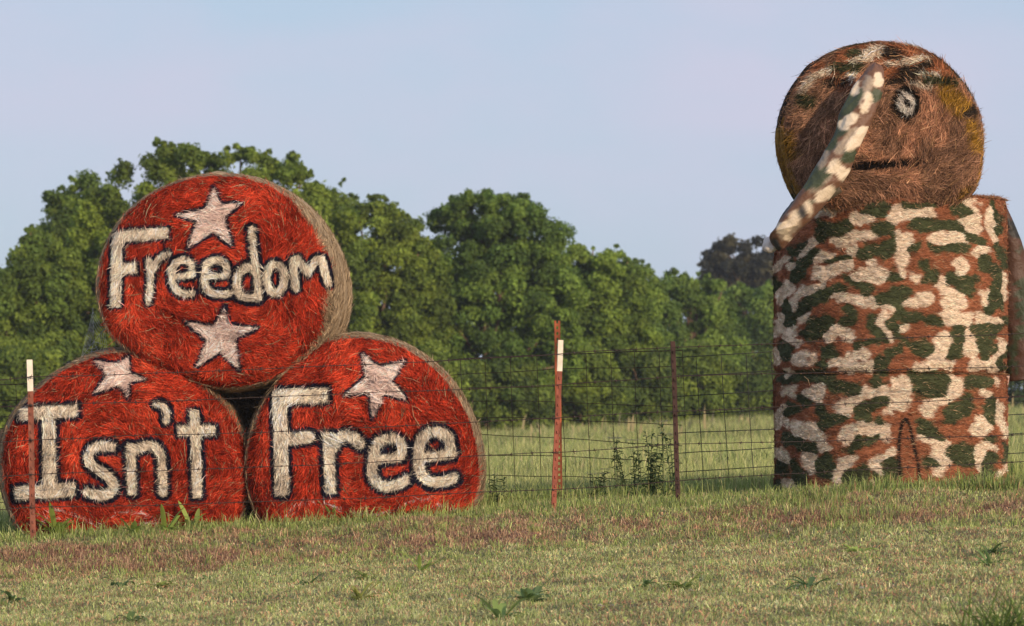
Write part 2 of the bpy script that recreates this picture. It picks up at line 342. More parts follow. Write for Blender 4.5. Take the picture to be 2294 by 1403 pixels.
def bale(name, pts, c, Y0, depth, paint, glyphs, side_col, label, cat, group, yaw=0, seed=1, nst=26000, bulge=.05, facename='painted_face', hay=None, length=1.0, sidefun=None, grow=0.0, rim=0.0):
    sc = Y0 / F; rp = outline_fn(pts, *c); org = px2w(c[0], c[1], Y0)
    zg = float(ground_z(org[0], org[1] + depth / 2)); 
    root = empty(name, org, yaw, label, cat, group)
    NT, NR = 720, 150
    def surf(th, rho):
        r = rp(th) * sc * (rho - .012 * rho ** 6)
        x = r * np.cos(th); z = r * np.sin(th); e = np.clip((rho - .86) / .14, 0, 1)
        y = -bulge * (1 - rho ** 2) + .075 * e ** 2
        arc = np.stack([th * 6, rho * 46, th * 0 + seed], 1)
        dsp = (fbm(arc, seed, 3) - .5) * .03 + (fbm(np.stack([x * 4, z * 4, 0 * x], 1), seed + 5, 2) - .5) * .07 + (vnoise(np.stack([x * 30, z * 30, 0 * x], 1), seed + 9) - .5) * .026
        return np.stack([x, y - dsp * np.clip(1.3 - rho, .3, 1), z], 1)
    def design(P): return c[0] + P[:, 0] / sc, c[1] - P[:, 2] / sc
    th = np.arange(NT) / NT * 2 * np.pi; rho = np.linspace(.004, 1, NR)
    T_, R2 = np.meshgrid(th, rho); V = surf(T_.ravel(), R2.ravel()); U = np.stack([T_.ravel() / (2 * np.pi) * 4.6, R2.ravel() * .75], 1)
    C, ID = paint(*design(V))
    def shade_rings_rim(C, th, rho, ID):
        rg = np.interp(fbm(np.stack([th * 2.2, rho * 17, 0 * th + seed], 1), seed + 80, 3), [.3, .45, .6, .75], [.66, .95, 1.05, 1.2])  # darker rings put the shade of hollows between hay layers into the colour
        C = C * rg[:, None]; e = 1.03 + (fbm(np.stack([np.cos(th) * 5, np.sin(th) * 5, rho * 6], 1), seed + 81, 3) - .5) * .13 - rim * np.clip(np.cos(th + .25), 0, 1) ** 3
        k = np.clip((rho - e + .035) / .03, 0, 1)[:, None] * (ID == 0)[:, None]; return C * (1 - k) + np.array([.40, .29, .18]) * k
    C = shade_rings_rim(C, T_.ravel(), R2.ravel(), ID); Q = grid_faces(NR, NT, True)
    fid = ID[Q[:, 0]]
    # straw lying on the face
    n_ = nst; sr = np.sqrt(rng.uniform(0, 1, n_)) * .995; st = rng.uniform(0, 2 * np.pi, n_); P = surf(st, sr)
    tang = np.stack([-np.sin(st), 0 * st, np.cos(st)], 1); rad = np.stack([np.cos(st), 0 * st, np.sin(st)], 1)
    patch = (vnoise(np.stack([P[:, 0] * 5, P[:, 2] * 5, 0 * st], 1), seed + 31) - .5) * 2.4
    ang = rng.normal(0, .55, n_) + patch
    e = np.clip((sr - .86) / .14, 0, 1)[:, None]; N = norm(np.array([[0, -1., 0]]) + rad * e * 1.1)
    T = norm(tang * np.cos(ang)[:, None] + rad * np.sin(ang)[:, None]); T = norm(T - N * np.sum(T * N, 1, keepdims=True))
    Ln = rng.uniform(.03, .11, n_) * length; Wd = rng.uniform(.0018, .0045, n_); lf = np.abs(rng.normal(0, .012, n_)) + .001
    wild = rng.uniform(0, 1, n_) < .025; lf[wild] += rng.uniform(.01, .045, wild.sum()); Ln[wild] *= 1.3
    bt = norm(np.cross(T, N)) * 0
    c0, SID = paint(*design(P), True); far = lambda a, b_: np.abs(a - b_).max(1) > .13
    for it in range(2):
        ca = paint(*design(P - T * (Ln * .5)[:, None]), True)[0]; cb = paint(*design(P + T * (Ln * .5)[:, None]), True)[0]
        if it == 0: cross = (far(c0, ca) | far(c0, cb)) & (rng.uniform(0, 1, n_) > .12); Ln = np.where(cross, Ln * .42, Ln); lf = np.where(cross, np.minimum(lf, .012) * .5, lf)
    S3 = [ca, c0, cb]
    tuft = vnoise(P * 38, seed + 71) * .7 + vnoise(P * 95, seed + 72) * .3
    br = (np.clip(rng.lognormal(0, .48, n_), .25, 2.0) * np.interp(tuft, [.2, .4, .6, .8], [.35, .75, 1.1, 1.35]))[:, None]; br = np.where((SID > 0)[:, None], .45 + .6 * br, br); SC = np.stack([shade_rings_rim(q, st, sr, SID) for q in S3], 1) * br[:, None]
    raw = (rng.uniform(0, 1, n_) < .05) & (SID == 0) ; SC[raw] = ((TAN if hay is None else hay) * rng.uniform(.5, 1.5, (raw.sum(), 1)))[:, None]
    dk = rng.uniform(0, 1, n_) < .06; SC[dk] *= .35
    parts = {}
    face = None
    for k in range(len(glyphs) + 1):
        m = MB(); qs = Q[fid == k]
        if len(qs):
            uq, inv = np.unique(qs, return_inverse=True); m.add(V[uq], inv.reshape(-1, 4)[:, ::-1], C[uq], U[uq])
        s_ = SID == k
        if s_.any():
            m.add(*ribbons(P[s_], T[s_], N[s_], Ln[s_], Wd[s_], lf[s_], SC[s_]), U=None)
        if m.n == 0: continue
        o = m.build(facename if k == 0 else glyphs[k - 1], M['face'], root if k == 0 else face)
        if k == 0: face = o
    # side and back, wrapped in net
    ny = 90; t = np.linspace(0, 1, ny); T2, Y2 = np.meshgrid(np.arange(360) / 360 * 2 * np.pi, t)
    tt = T2.ravel(); yy = Y2.ravel(); rb = np.where(yy > .93, 1 - ((yy - .93) / .07) ** 2 * .09, 1) * (.988 + .03 * np.sin(np.clip(yy * 9, 0, np.pi / 2)))
    r = rp(tt) * sc * rb * (1 + grow * np.clip(yy * 2.2, 0, 1)) + (fbm(np.stack([np.cos(tt) * 3, np.sin(tt) * 3, yy * 14], 1), seed + 40, 3) - .5) * .05 * np.clip(yy * 8, 0, 1)
    f0 = surf(tt, np.ones_like(tt))[:, 1]
    SV = np.stack([r * np.cos(tt), yy * depth + f0 * np.clip(1 - yy * 8, 0, 1), r * np.sin(tt)], 1)
    sc_col = side_col[None] * (.8 + .4 * fbm(np.stack([tt * 5, yy * 30, 0 * tt], 1), seed + 50))[:, None]
    if sidefun is not None: sc_col = sidefun(tt, yy, sc_col)
    m = MB().add(SV, grid_faces(ny, 360, True)[:, ::-1], sc_col, np.stack([tt / (2 * np.pi) * 4.6, yy * depth], 1))
    bc = np.concatenate([SV[-360:], [[0, depth, 0]]]); fan = np.stack([np.arange(360), (np.arange(360) + 1) % 360, np.full(360, 360)], 1)
    m.add(bc, fan, side_col)
    n2 = 15000; a2 = rng.uniform(0, 2 * np.pi, n2); y2 = rng.uniform(0.01, 1, n2); r2 = rp(a2) * sc * (1 + grow * np.clip(y2 * 2.2, 0, 1)) * (.988 + .03 * np.sin(np.clip(y2 * 9, 0, np.pi / 2))) + .002
    P2 = np.stack([r2 * np.cos(a2), y2 * depth, r2 * np.sin(a2)], 1); N2 = np.stack([np.cos(a2), 0 * a2, np.sin(a2)], 1); tg = np.stack([-np.sin(a2), 0 * a2, np.cos(a2)], 1)
    an = rng.normal(0, .5, n2)[:, None]; T3 = norm(tg * np.cos(an) + np.array([[0, 1., 0]]) * np.sin(an))
    cc = np.tile(side_col, (n2, 1))
    if sidefun is not None: cc = sidefun(a2, y2, cc)
    m.add(*ribbons(P2, T3, N2, rng.uniform(.02, .07, n2), rng.uniform(.002, .004, n2), np.abs(rng.normal(0, .006, n2)) + np.where(rng.uniform(0, 1, n2) < .012, .03, 0), cc * rng.lognormal(0, .35, (n2, 1))))
    m.build('wrapped_side', M['side'], root)
    return root

names = lambda d: [g[0] for g in d['g']]
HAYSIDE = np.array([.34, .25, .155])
G1 = 'red painted round hay bales in a pyramid'
top_pts = [(215, 640), (228, 570), (248, 520), (300, 460), (380, 415), (480, 393), (580, 408), (660, 452), (712, 520), (746, 600), (750, 680), (728, 752), (665, 815), (570, 860), (480, 866), (400, 838), (300, 793), (240, 742)]
left_pts = [(2, 1030), (20, 950), (80, 878), (150, 828), (220, 797), (290, 788), (370, 808), (440, 853), (500, 910), (540, 970), (552, 1040), (548, 1110), (530, 1190), (400, 1228), (200, 1232), (60, 1205), (15, 1120)]
right_pts = [(553, 1020), (575, 935), (612, 870), (668, 803), (730, 767), (800, 757), (880, 770), (950, 808), (1010, 868), (1050, 940), (1072, 1020), (1073, 1090), (1050, 1165), (950, 1190), (750, 1195), (600, 1190), (562, 1120)]
bale('painted_hay_bale', left_pts, (280, 1020), 25.05, 1.25, paint_words(LEFT), names(LEFT), HAYSIDE * .9, "red painted round hay bale on the ground lettered Isn't with one star", 'hay bale', G1, R_(3.0), 11, nst=42000, grow=.04)
bale('painted_hay_bale', right_pts, (815, 1000), 25.05, 1.25, paint_words(RIGHT), names(RIGHT), HAYSIDE, 'red painted round hay bale on the ground lettered Free with one star', 'hay bale', G1, R_(1.0), 22, nst=42000, grow=.03)
bale('painted_hay_bale', top_pts, (482, 632), 25.02, 1.25, paint_words(TOP), names(TOP), HAYSIDE * 1.05, 'red painted round hay bale on top of two others lettered Freedom between stars', 'hay bale', G1, R_(-1.0), 33, nst=42000, grow=.02, rim=.085)

BACK = [(560 + 262 * math.cos(a) * (1 + .04 * math.cos(3 * a)), 985 - 235 * math.sin(a)) for a in np.linspace(0, 2 * np.pi, 20, endpoint=False)]  # extra bale put in behind so the gap reads dark
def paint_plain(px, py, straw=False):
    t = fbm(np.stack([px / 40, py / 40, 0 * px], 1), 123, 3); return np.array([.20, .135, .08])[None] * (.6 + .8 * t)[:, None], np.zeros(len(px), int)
bale('gap_filler_bale', BACK, (560, 985), 26.55, 1.2, paint_plain, [], HAYSIDE * .7, 'plain unpainted hay bale added behind the three red bales to darken their gap', 'hay bale', None, 0, 66, nst=9000, facename='hay_face')

# ------------------------------------------------------------------ head bale
HB = lambda q: (1680 + q[0] / 2.598, 60 + q[1] / 2.598)
HAY = np.array([.34, .178, .106])
CC = np.array([.80, .62, .45]); CG = np.array([.045, .048, .022]); CD = np.array([.028, .020, .014]); CY = np.array([.36, .19, .03]); CB = np.array([.29, .105, .048])
hblobs = [  # colour, radius, polyline
    (CB, 60, [(560, 200), (700, 130), (900, 150), (1040, 200), (1150, 290)]), (CB, 50, [(420, 260), (540, 330)]), (CB, 40, [(780, 270), (1060, 250)]),
    (CC, 26, [(600, 205), (690, 178)]), (CC, 28, [(650, 170), (765, 135)]), (CC, 16, [(805, 218), (930, 206), (1040, 180)]), (CC, 18, [(970, 280), (1090, 290)]),
    (CC, 15, [(930, 322), (1040, 352)]), (CC, 28, [(590, 282)]), (CC, 19, [(305, 375), (355, 305), (470, 250)]),
    (CG, 25, [(490, 238), (645, 242)]), (CG, 20, [(575, 160), (640, 150)]), (CD, 32, [(795, 150), (850, 160)]), (CD, 26, [(445, 330), (540, 330)]),
    (CG, 40, [(310, 430), (340, 440)]), (CG, 28, [(1030, 315), (1185, 330)]), (CD, 22, [(955, 250), (1045, 212)]), (CD, 34, [(895, 270), (930, 290)]), (CD, 20, [(775, 335), (880, 312)]),
    (CY, 52, [(1150, 400), (1240, 480)]), (CY, 32, [(1285, 570), (1320, 700)]), (CY * .8, 34, [(215, 640), (240, 740)]), (CD * 1.5, 28, [(1260, 505), (1340, 480)]), (CY * .7, 26, [(1240, 985), (1300, 960)])]
def paint_head(px, py, straw=False):
    q = np.stack([(px - 1680) * 2.598, (py - 60) * 2.598], 1)
    j = (vnoise(np.stack([q[:, 0] / 9, q[:, 1] / 9, 0 * px], 1), 55) - .5) * 26 + (rng.normal(0, 5, len(px)) if straw else 0)
    tone = fbm(np.stack([px / 60, py / 60, 0 * px], 1), 19, 3); C = HAY[None] * (.6 + .8 * tone)[:, None]; ID = np.zeros(len(px), int)
    C[(tone > .56)] *= np.array([1.25, 1.15, 1.1])
    for col, r, pl in hblobs:
        d = stroke_sdf(q, pl, r * 1.18) + j; C[d < 0] = col
    e = np.hypot((q[:, 0] - 903) / 88, (q[:, 1] - 450) / 104) + j * .010; C[e < 1] = CD * .6; ID[e < 1.02] = 1
    e2 = np.hypot((q[:, 0] - 905) / 53, (q[:, 1] - 448) / 64) + j * .012; C[e2 < 1] = (.80, .70, .60)
    e3 = np.hypot((q[:, 0] - 910) / 24, (q[:, 1] - 448) / 25) + j * .004; C[e3 < 1] = CD * .7
    dm = stroke_sdf(q, [(600, 818), (780, 805), (965, 795)], 24) + j * .5; C[dm < 0] = CD * .45; ID[dm < 2] = 2
    # nose: a bunch of raw hay left of the middle
    return C, ID
def head_side(a, y, c):
    a = np.asarray(a); out = np.array(c, float); dg = np.degrees(a) % 360
    nz = (vnoise(np.stack([a * 6, y * 9, 0 * a], 1), 61) - .5) * 16
    k = dg + nz; 
    for lo, hi, col in ((20, 55, CG), (60, 80, CC * .8), (95, 118, CG), (126, 176, CD), (176, 216, CY * .75), (216, 236, CG), (-30, 0, CY)):
        s_ = (k > lo) & (k < hi) | (k - 360 > lo) & (k - 360 < hi); out[s_] = col
    return out
head_pts = [(1756, 285), (1764, 228), (1788, 180), (1826, 141), (1872, 114), (1935, 98), (2005, 96), (2045, 103), (2095, 125), (2140, 165), (2175, 210), (2196, 265), (2200, 320), (2196, 375), (2185, 425), (2140, 456), (1990, 462), (1840, 458), (1800, 430), (1774, 375), (1760, 330)]
bale('head_bale', head_pts, (1972, 285), 25.08, 1.2, paint_head, ['painted_eye', 'painted_mouth'], HAY, 'round brown hay bale as a head with one painted eye and straight mouth', 'hay bale', None, R_(-2.2), 44, nst=42000, bulge=.07, facename='hay_face', hay=np.array([.42, .24, .12]), length=1.25, sidefun=head_side)

# ------------------------------------------------------------------ camouflage torso: two bales standing on end
K5 = [('C',45,[(560,270),(700,250),(780,222)]),('C',42,[(860,350),(960,340)]),('C',28,[(820,385)]),('C',38,[(1150,330),(1390,310)]),('C',30,[(1150,380)]),('C',20,[(1400,195),(1600,190),(1740,222)]),
('C',60,[(1740,400),(1690,410)]),('C',13,[(1765,240),(1768,350)]),('C',34,[(1890,300),(1935,500)]),('C',48,[(1480,520),(1640,505)]),('C',34,[(1750,600),(1810,592)]),('C',34,[(690,520),(960,490)]),
('C',48,[(800,590)]),('C',52,[(1180,520),(1200,610)]),('C',24,[(1212,680),(1200,770)]),('C',28,[(550,665),(625,640)]),('C',38,[(440,600),(500,540)]),('C',36,[(340,710)]),('C',24,[(230,720),(285,640)]),
('C',48,[(560,790),(700,745),(750,700)]),('C',52,[(880,800),(1040,770)]),('C',28,[(960,700)]),('C',28,[(1642,705),(1632,785)]),('C',32,[(1505,840),(1560,920)]),('C',28,[(1290,800)]),('C',26,[(370,1020),(400,925),(540,890)]),
('C',36,[(245,950),(300,865)]),('C',28,[(680,950),(830,990),(990,1000)]),('C',14,[(990,1030),(1085,1030)]),('C',28,[(1195,1000),(1400,960)]),('C',55,[(1595,960),(1600,1100)]),('C',38,[(1520,1110),(1680,1120)]),
('C',33,[(1848,930),(1870,970)]),('C',34,[(1785,1100),(1910,1130)]),('C',20,[(1965,780),(1968,930)]),('C',26,[(415,1110),(470,1085)]),('C',28,[(245,1090),(240,1210)]),('C',43,[(350,1200),(362,1265)]),('C',34,[(610,1240),(680,1210),(800,1255)]),
('C',38,[(1060,1120),(1070,1260)]),('C',34,[(1190,1195)]),('C',66,[(1480,1300),(1480,1420)]),('C',66,[(1692,1260),(1702,1370)]),('C',28,[(1970,1320),(1950,1420)]),
('G',26,[(900,300),(1080,310)]),('G',24,[(960,235),(1060,280)]),('G',27,[(1235,270),(1450,240)]),('G',52,[(1645,265),(1700,300)]),('G',36,[(1900,230),(1950,450)]),('G',52,[(565,440),(770,430)]),('G',40,[(565,395),(560,480)]),
('G',44,[(980,450),(1110,430)]),('G',30,[(1130,500)]),('G',44,[(1305,400),(1600,420)]),('G',30,[(1600,440),(1800,530)]),('G',29,[(1435,600),(1660,560)]),('G',38,[(880,622),(1100,560)]),('G',56,[(1065,610)]),('G',27,[(1225,610),(1305,572)]),
('G',23,[(620,672),(770,640)]),('G',30,[(320,595),(425,572)]),('G',32,[(330,655)]),('G',43,[(380,800),(405,720),(520,625)]),('G',38,[(1370,735)]),('G',38,[(1385,790),(1440,790)]),('G',33,[(1095,790),(1160,790)]),('G',33,[(810,800),(850,870),(950,940)]),
('G',43,[(1570,830),(1720,850)]),('G',66,[(1700,880)]),('G',55,[(1810,690),(1900,770),(1905,960)]),('G',38,[(1880,1040)]),('G',28,[(1950,560),(1990,700)]),('G',26,[(222,870),(232,760)]),('G',48,[(300,1000),(320,1120)]),('G',33,[(400,1050),(560,935),(730,890)]),
('G',38,[(600,965)]),('G',43,[(1035,1000),(1180,930)]),('G',38,[(1150,1000),(1140,1200)]),('G',30,[(1180,1080),(1460,1130)]),('G',38,[(725,1150),(820,1110)]),('G',38,[(775,1075)]),('G',43,[(480,1230),(600,1135)]),('G',38,[(510,1130)]),('G',43,[(965,1150),(1040,1270)]),
('G',28,[(870,1320),(1000,1280)]),('G',28,[(1150,1250),(1280,1320)]),('G',52,[(1600,1190),(1590,1380)]),('G',52,[(1750,1200),(1890,1200)]),('G',66,[(1810,1300),(1850,1360)]),('G',38,[(1985,1120)]),('G',36,[(2000,1350)])]
K6 = [('C',64,[(430,195)]),('C',29,[(650,230),(800,205),(880,160)]),('C',38,[(775,262),(925,262)]),('C',56,[(1480,50),(1480,170)]),('C',28,[(1345,262),(1540,240)]),('C',28,[(1740,240),(1915,250)]),('C',24,[(1960,80),(1940,180)]),('C',28,[(230,130),(232,215)]),
('G',60,[(585,140),(650,140)]),('G',33,[(545,225),(600,262)]),('G',56,[(1340,100),(1380,150)]),('G',38,[(1065,190),(1160,120)]),('G',48,[(1000,240),(1055,285)]),('G',56,[(300,130)]),('G',28,[(1990,150),(1970,240)]),
('C',34,[(290,322)]),('C',70,[(540,470),(558,445)]),('C',33,[(310,432),(350,450)]),('C',36,[(722,600),(765,540),(900,462),(1100,432)]),('C',70,[(1190,390),(1180,520)]),('C',28,[(1105,598)]),('C',60,[(1600,380),(1560,470)]),('C',33,[(1405,540),(1500,510)]),
('C',28,[(1370,622),(1400,580)]),('C',24,[(1930,370)]),('C',19,[(1795,450),(1850,500)]),('C',20,[(1940,560),(1962,780)]),('C',38,[(1830,675),(1775,750)]),('C',38,[(250,600),(242,680)]),('C',30,[(310,685)]),('C',48,[(400,735),(540,752)]),('C',52,[(560,830)]),('C',33,[(592,880)]),
('C',40,[(765,790),(830,735),(1050,762)]),('C',16,[(1330,800),(1550,832)]),('C',56,[(1478,860),(1460,960)]),('C',28,[(1440,1050)]),('C',48,[(1752,900),(1750,1000)]),('C',26,[(1800,862),(1860,890)]),('C',43,[(502,955),(510,1040)]),('C',30,[(690,1130),(740,1005),(820,952)]),
('C',38,[(682,1180)]),('C',46,[(640,1230)]),('C',30,[(1000,985),(1120,912)]),('C',24,[(992,1020),(1060,1060)]),('C',56,[(1000,1195),(1130,1195)]),('C',43,[(242,930),(260,985)]),('C',43,[(300,1155),(360,1220)]),('C',28,[(1930,1085)]),('C',26,[(1990,1040)]),
('G',28,[(260,345),(480,335),(690,365)]),('G',38,[(705,400),(860,430)]),('G',48,[(1012,375),(1030,390)]),('G',50,[(1305,350),(1505,350)]),('G',50,[(1325,440),(1500,440)]),('G',43,[(1725,365),(1850,372)]),('G',48,[(430,525)]),('G',56,[(330,600)]),('G',52,[(560,600),(582,680)]),
('G',28,[(640,642),(700,650)]),('G',48,[(845,620),(1000,535),(1080,515)]),('G',48,[(900,640)]),('G',28,[(1020,682)]),('G',56,[(1545,620),(1700,580)]),('G',33,[(1680,500)]),('G',50,[(1890,560),(1880,640)]),('G',48,[(1335,720),(1440,762)]),('G',38,[(300,812),(420,812)]),('G',38,[(430,870),(520,890)]),
('G',43,[(805,870),(860,820)]),('G',24,[(920,812),(1000,800)]),('G',84,[(1595,930),(1640,930)]),('G',26,[(1800,822),(1850,832)]),('G',60,[(1842,985),(1830,1060)]),('G',26,[(1970,870),(1980,960)]),('G',56,[(1112,985),(1130,1040)]),('G',38,[(1040,1090)]),('G',66,[(612,1000),(630,1060)]),
('G',56,[(360,1045),(400,1130)]),('G',66,[(805,1120),(900,1085)]),('G',48,[(1390,1000)]),('G',38,[(1725,1120),(1780,1110)]),('G',48,[(230,1050)]),('G',48,[(240,1200)])]
ARCH = smooth_pts([(1178, 1230), (1168, 900), (1188, 720), (1215, 662), (1242, 690), (1282, 850), (1312, 1010), (1335, 1230)])
TC = np.array([.80, .62, .46]); TB = np.array([.30, .108, .052]); TG = np.array([.060, .068, .030])
def paint_torso(px, py, straw=False):
    p = np.stack([px + (fbm(np.stack([px / 34, py / 26, 0 * px], 1), 73, 2) - .5) * 34, py + (fbm(np.stack([px / 34, py / 26, 0 * px], 1), 74, 2) - .5) * 20], 1); p0 = np.stack([px, py], 1)
    j = (fbm(np.stack([px / 10, py / 8, 0 * px], 1), 71, 3) - .5) * 15 + (rng.normal(0, 1.2, len(px)) if straw else 0)
    dC = np.full(len(px), 1e9); dG = dC.copy()
    for K, oy in ((K5, 400), (K6, 750)):
        q = (p - np.array([1680, oy])) * 3.508
        for k, r, pl in K:
            d = stroke_sdf(q, pl, r) / 3.508 - 3.6
            if k == 'C': dC = np.minimum(dC, d)
            else: dG = np.minimum(dG, d)
    tone = fbm(np.stack([px / 40, py / 26, 0 * px], 1), 29, 3)
    C = TB[None] * (.75 + .55 * tone)[:, None]; ID = np.zeros(len(px), int)
    g_ = (dG + j < 0) & (dG <= dC); c2 = (dC + j < 0) & (dC < dG)
    fade = .72 + .5 * fbm(np.stack([px / 17, py / 9, 0 * px + 3], 1), 72, 3)
    wg = (np.clip(.5 - (dG + j) / 5, 0, 1) * (dG <= dC) * np.clip(fade + .15, 0, 1))[:, None]; wc = (np.clip(.5 - (dC + j) / 5, 0, 1) * (dC < dG) * np.clip(fade + .1, 0, 1))[:, None]
    C = C * (1 - wg) + TG * (.7 + .7 * tone)[:, None] * wg; C = C * (1 - wc) + TC * (.85 + .3 * tone)[:, None] * wc
    q = (p0 - np.array([1680, 750])) * 3.508; da = stroke_sdf(q, ARCH, 13) / 3.508 + j * .10
    C[da < 0] = CD * .5; ID[da < 2.5] = 1
    return C, ID

def torso(name, ytop, ybot, cxp, Rp, axisY, label, seed, wob, sag=0.0):
    sc = axisY / F; base = px2w(cxp, ybot, axisY); Hh = (ybot - ytop) * sc; Rm = Rp * sc
    root = empty(name, base, 0, label, 'hay bale', 'camouflage painted bales of the hay soldier')
    off = math.atan2(base[0], axisY)
    NT, NZ = 860, 190
    def surf(th, t):       # th = 0 faces -Y
        ed = np.minimum(t, 1 - t) * Hh; rr = Rm - .035 * np.clip(1 - ed / .045, 0, 1) ** 2.2
        rr = rr + (fbm(np.stack([np.cos(th) * 2.2, np.sin(th) * 2.2, t * 2.2 + seed], 1), seed, 3) - .5) * wob + (fbm(np.stack([th * 14, t * 60, 0 * t], 1), seed + 3, 3) - .5) * .02
        zz = t * Hh + (fbm(np.stack([np.cos(th) * 2, np.sin(th) * 2, 0 * t + seed], 1), seed + 7, 2) - .5) * .05 * np.clip(t * 4 - 3, 0, 1)
        sl = sag * np.clip((-np.sin(th) - .42) / .58, 0, 1) ** 1.4 * np.clip((t - .6) / .4, 0, 1) ** 1.5      # slumped shoulder under the sleeve
        rr = rr - sl * .55; zz = zz - sl
        return np.stack([rr * np.sin(th), -rr * np.cos(th), zz], 1)
    def design(th, P): return cxp + Rp * np.sin(th + off), ybot - P[:, 2] / sc
    T_, Z_ = np.meshgrid(np.arange(NT) / NT * 2 * np.pi, np.linspace(0, 1, NZ)); tt = T_.ravel(); zz = Z_.ravel(); V = surf(tt, zz)
    C, ID = paint_torso(*design(tt, V)); bk_ = (np.cos(tt) < 0) & (ID == 1); ID[bk_] = 0; C[bk_] = TB; Q = grid_faces(NZ, NT, True)
    U = np.stack([tt / (2 * np.pi) * 4.4, V[:, 2]], 1)
    n_ = 52000; st = rng.uniform(-2.0, 2.0, n_); s2 = rng.uniform(0, 1, n_); P = surf(st, s2)
    N = norm(np.stack([np.sin(st), -np.cos(st), 0 * st], 1)); tg = np.stack([np.cos(st), np.sin(st), 0 * st], 1)
    an = rng.normal(0, .35, n_)[:, None]; T = norm(tg * np.cos(an) + np.array([[0, 0, 1.]]) * np.sin(an))
    Ln = rng.uniform(.015, .05, n_); wild = rng.uniform(0, 1, n_) < .008; Ln[wild] *= 2
    lf = np.abs(rng.normal(0, .0035, n_)); lf[wild] += .02
    S3 = []
    for q in (-.5, 0, .5):
        Q3 = P + T * (Ln * q)[:, None]; c3, i3 = paint_torso(*design(np.arctan2(Q3[:, 0], -Q3[:, 1]), Q3), True); S3.append(c3)
        if q == 0: SID = i3
    SC = np.stack(S3, 1) * np.clip(rng.lognormal(0, .33, n_), .35, 1.7)[:, None, None]; raw = rng.uniform(0, 1, n_) < .035; SC[raw] = np.array([.42, .28, .16])
    fid = ID[Q[:, 0]]; face = None
    for k in (0, 1):
        m = MB(); qs = Q[fid == k]
        if len(qs):
            uq, inv = np.unique(qs, return_inverse=True); m.add(V[uq], inv.reshape(-1, 4), C[uq], U[uq])
        s_ = SID == k
        if s_.any(): m.add(*ribbons(P[s_], T[s_], N[s_], Ln[s_], rng.uniform(.002, .0036, s_.sum()), lf[s_], SC[s_]))
        if k == 0:     # hay ends closing the top and bottom
            for z, lo in ((Hh, (NZ - 1) * NT), (0, 0)):
                ringv = V[lo:lo + NT]; vv = np.concatenate([ringv, ringv * [.5, .5, 1] + [0, 0, (.015 if z else 0)], [[0, 0, z]]])
                a = np.arange(NT); b2 = (a + 1) % NT
                m.add(vv, [np.stack([a, b2, b2 + NT, a + NT], 1), np.stack([a + NT, b2 + NT, np.full(NT, 2 * NT)], 1)], HAYSIDE)
            n3 = 4500; a3 = rng.uniform(-2.2, 2.2, n3); r3 = Rm * np.sqrt(rng.uniform(.72, 1, n3)) - .02
            sl3 = sag * np.clip((-np.sin(a3) - .42) / .58, 0, 1) ** 1.4; r3 = r3 - sl3 * .55; P3 = np.stack([r3 * np.sin(a3), -r3 * np.cos(a3), Hh - .004 - sl3], 1); az = rng.uniform(0, 2 * np.pi, n3)
            m.add(*ribbons(P3, np.stack([np.cos(az), np.sin(az), 0 * az], 1), np.tile([0, 0, 1.], (n3, 1)), rng.uniform(.04, .12, n3), np.full(n3, .003), np.abs(rng.normal(0, .014, n3)), np.array([.36, .2, .1]) * rng.lognormal(0, .4, (n3, 1))))
        if m.n == 0: continue
        o = m.build('painted_wrap' if k == 0 else 'painted_arch', M['torso'], root if k == 0 else face)
        if k == 0: face = o
    return root
torso('torso_bale', 838, 1125, 1994, 258, 25.78, 'upright camouflage painted bale on the ground with a black arch drawn on it', 51, .05)
torso('torso_bale', 450, 836, 1995, 258, 25.76, 'upright camouflage painted bale stacked under the hay head', 52, .05, .15)

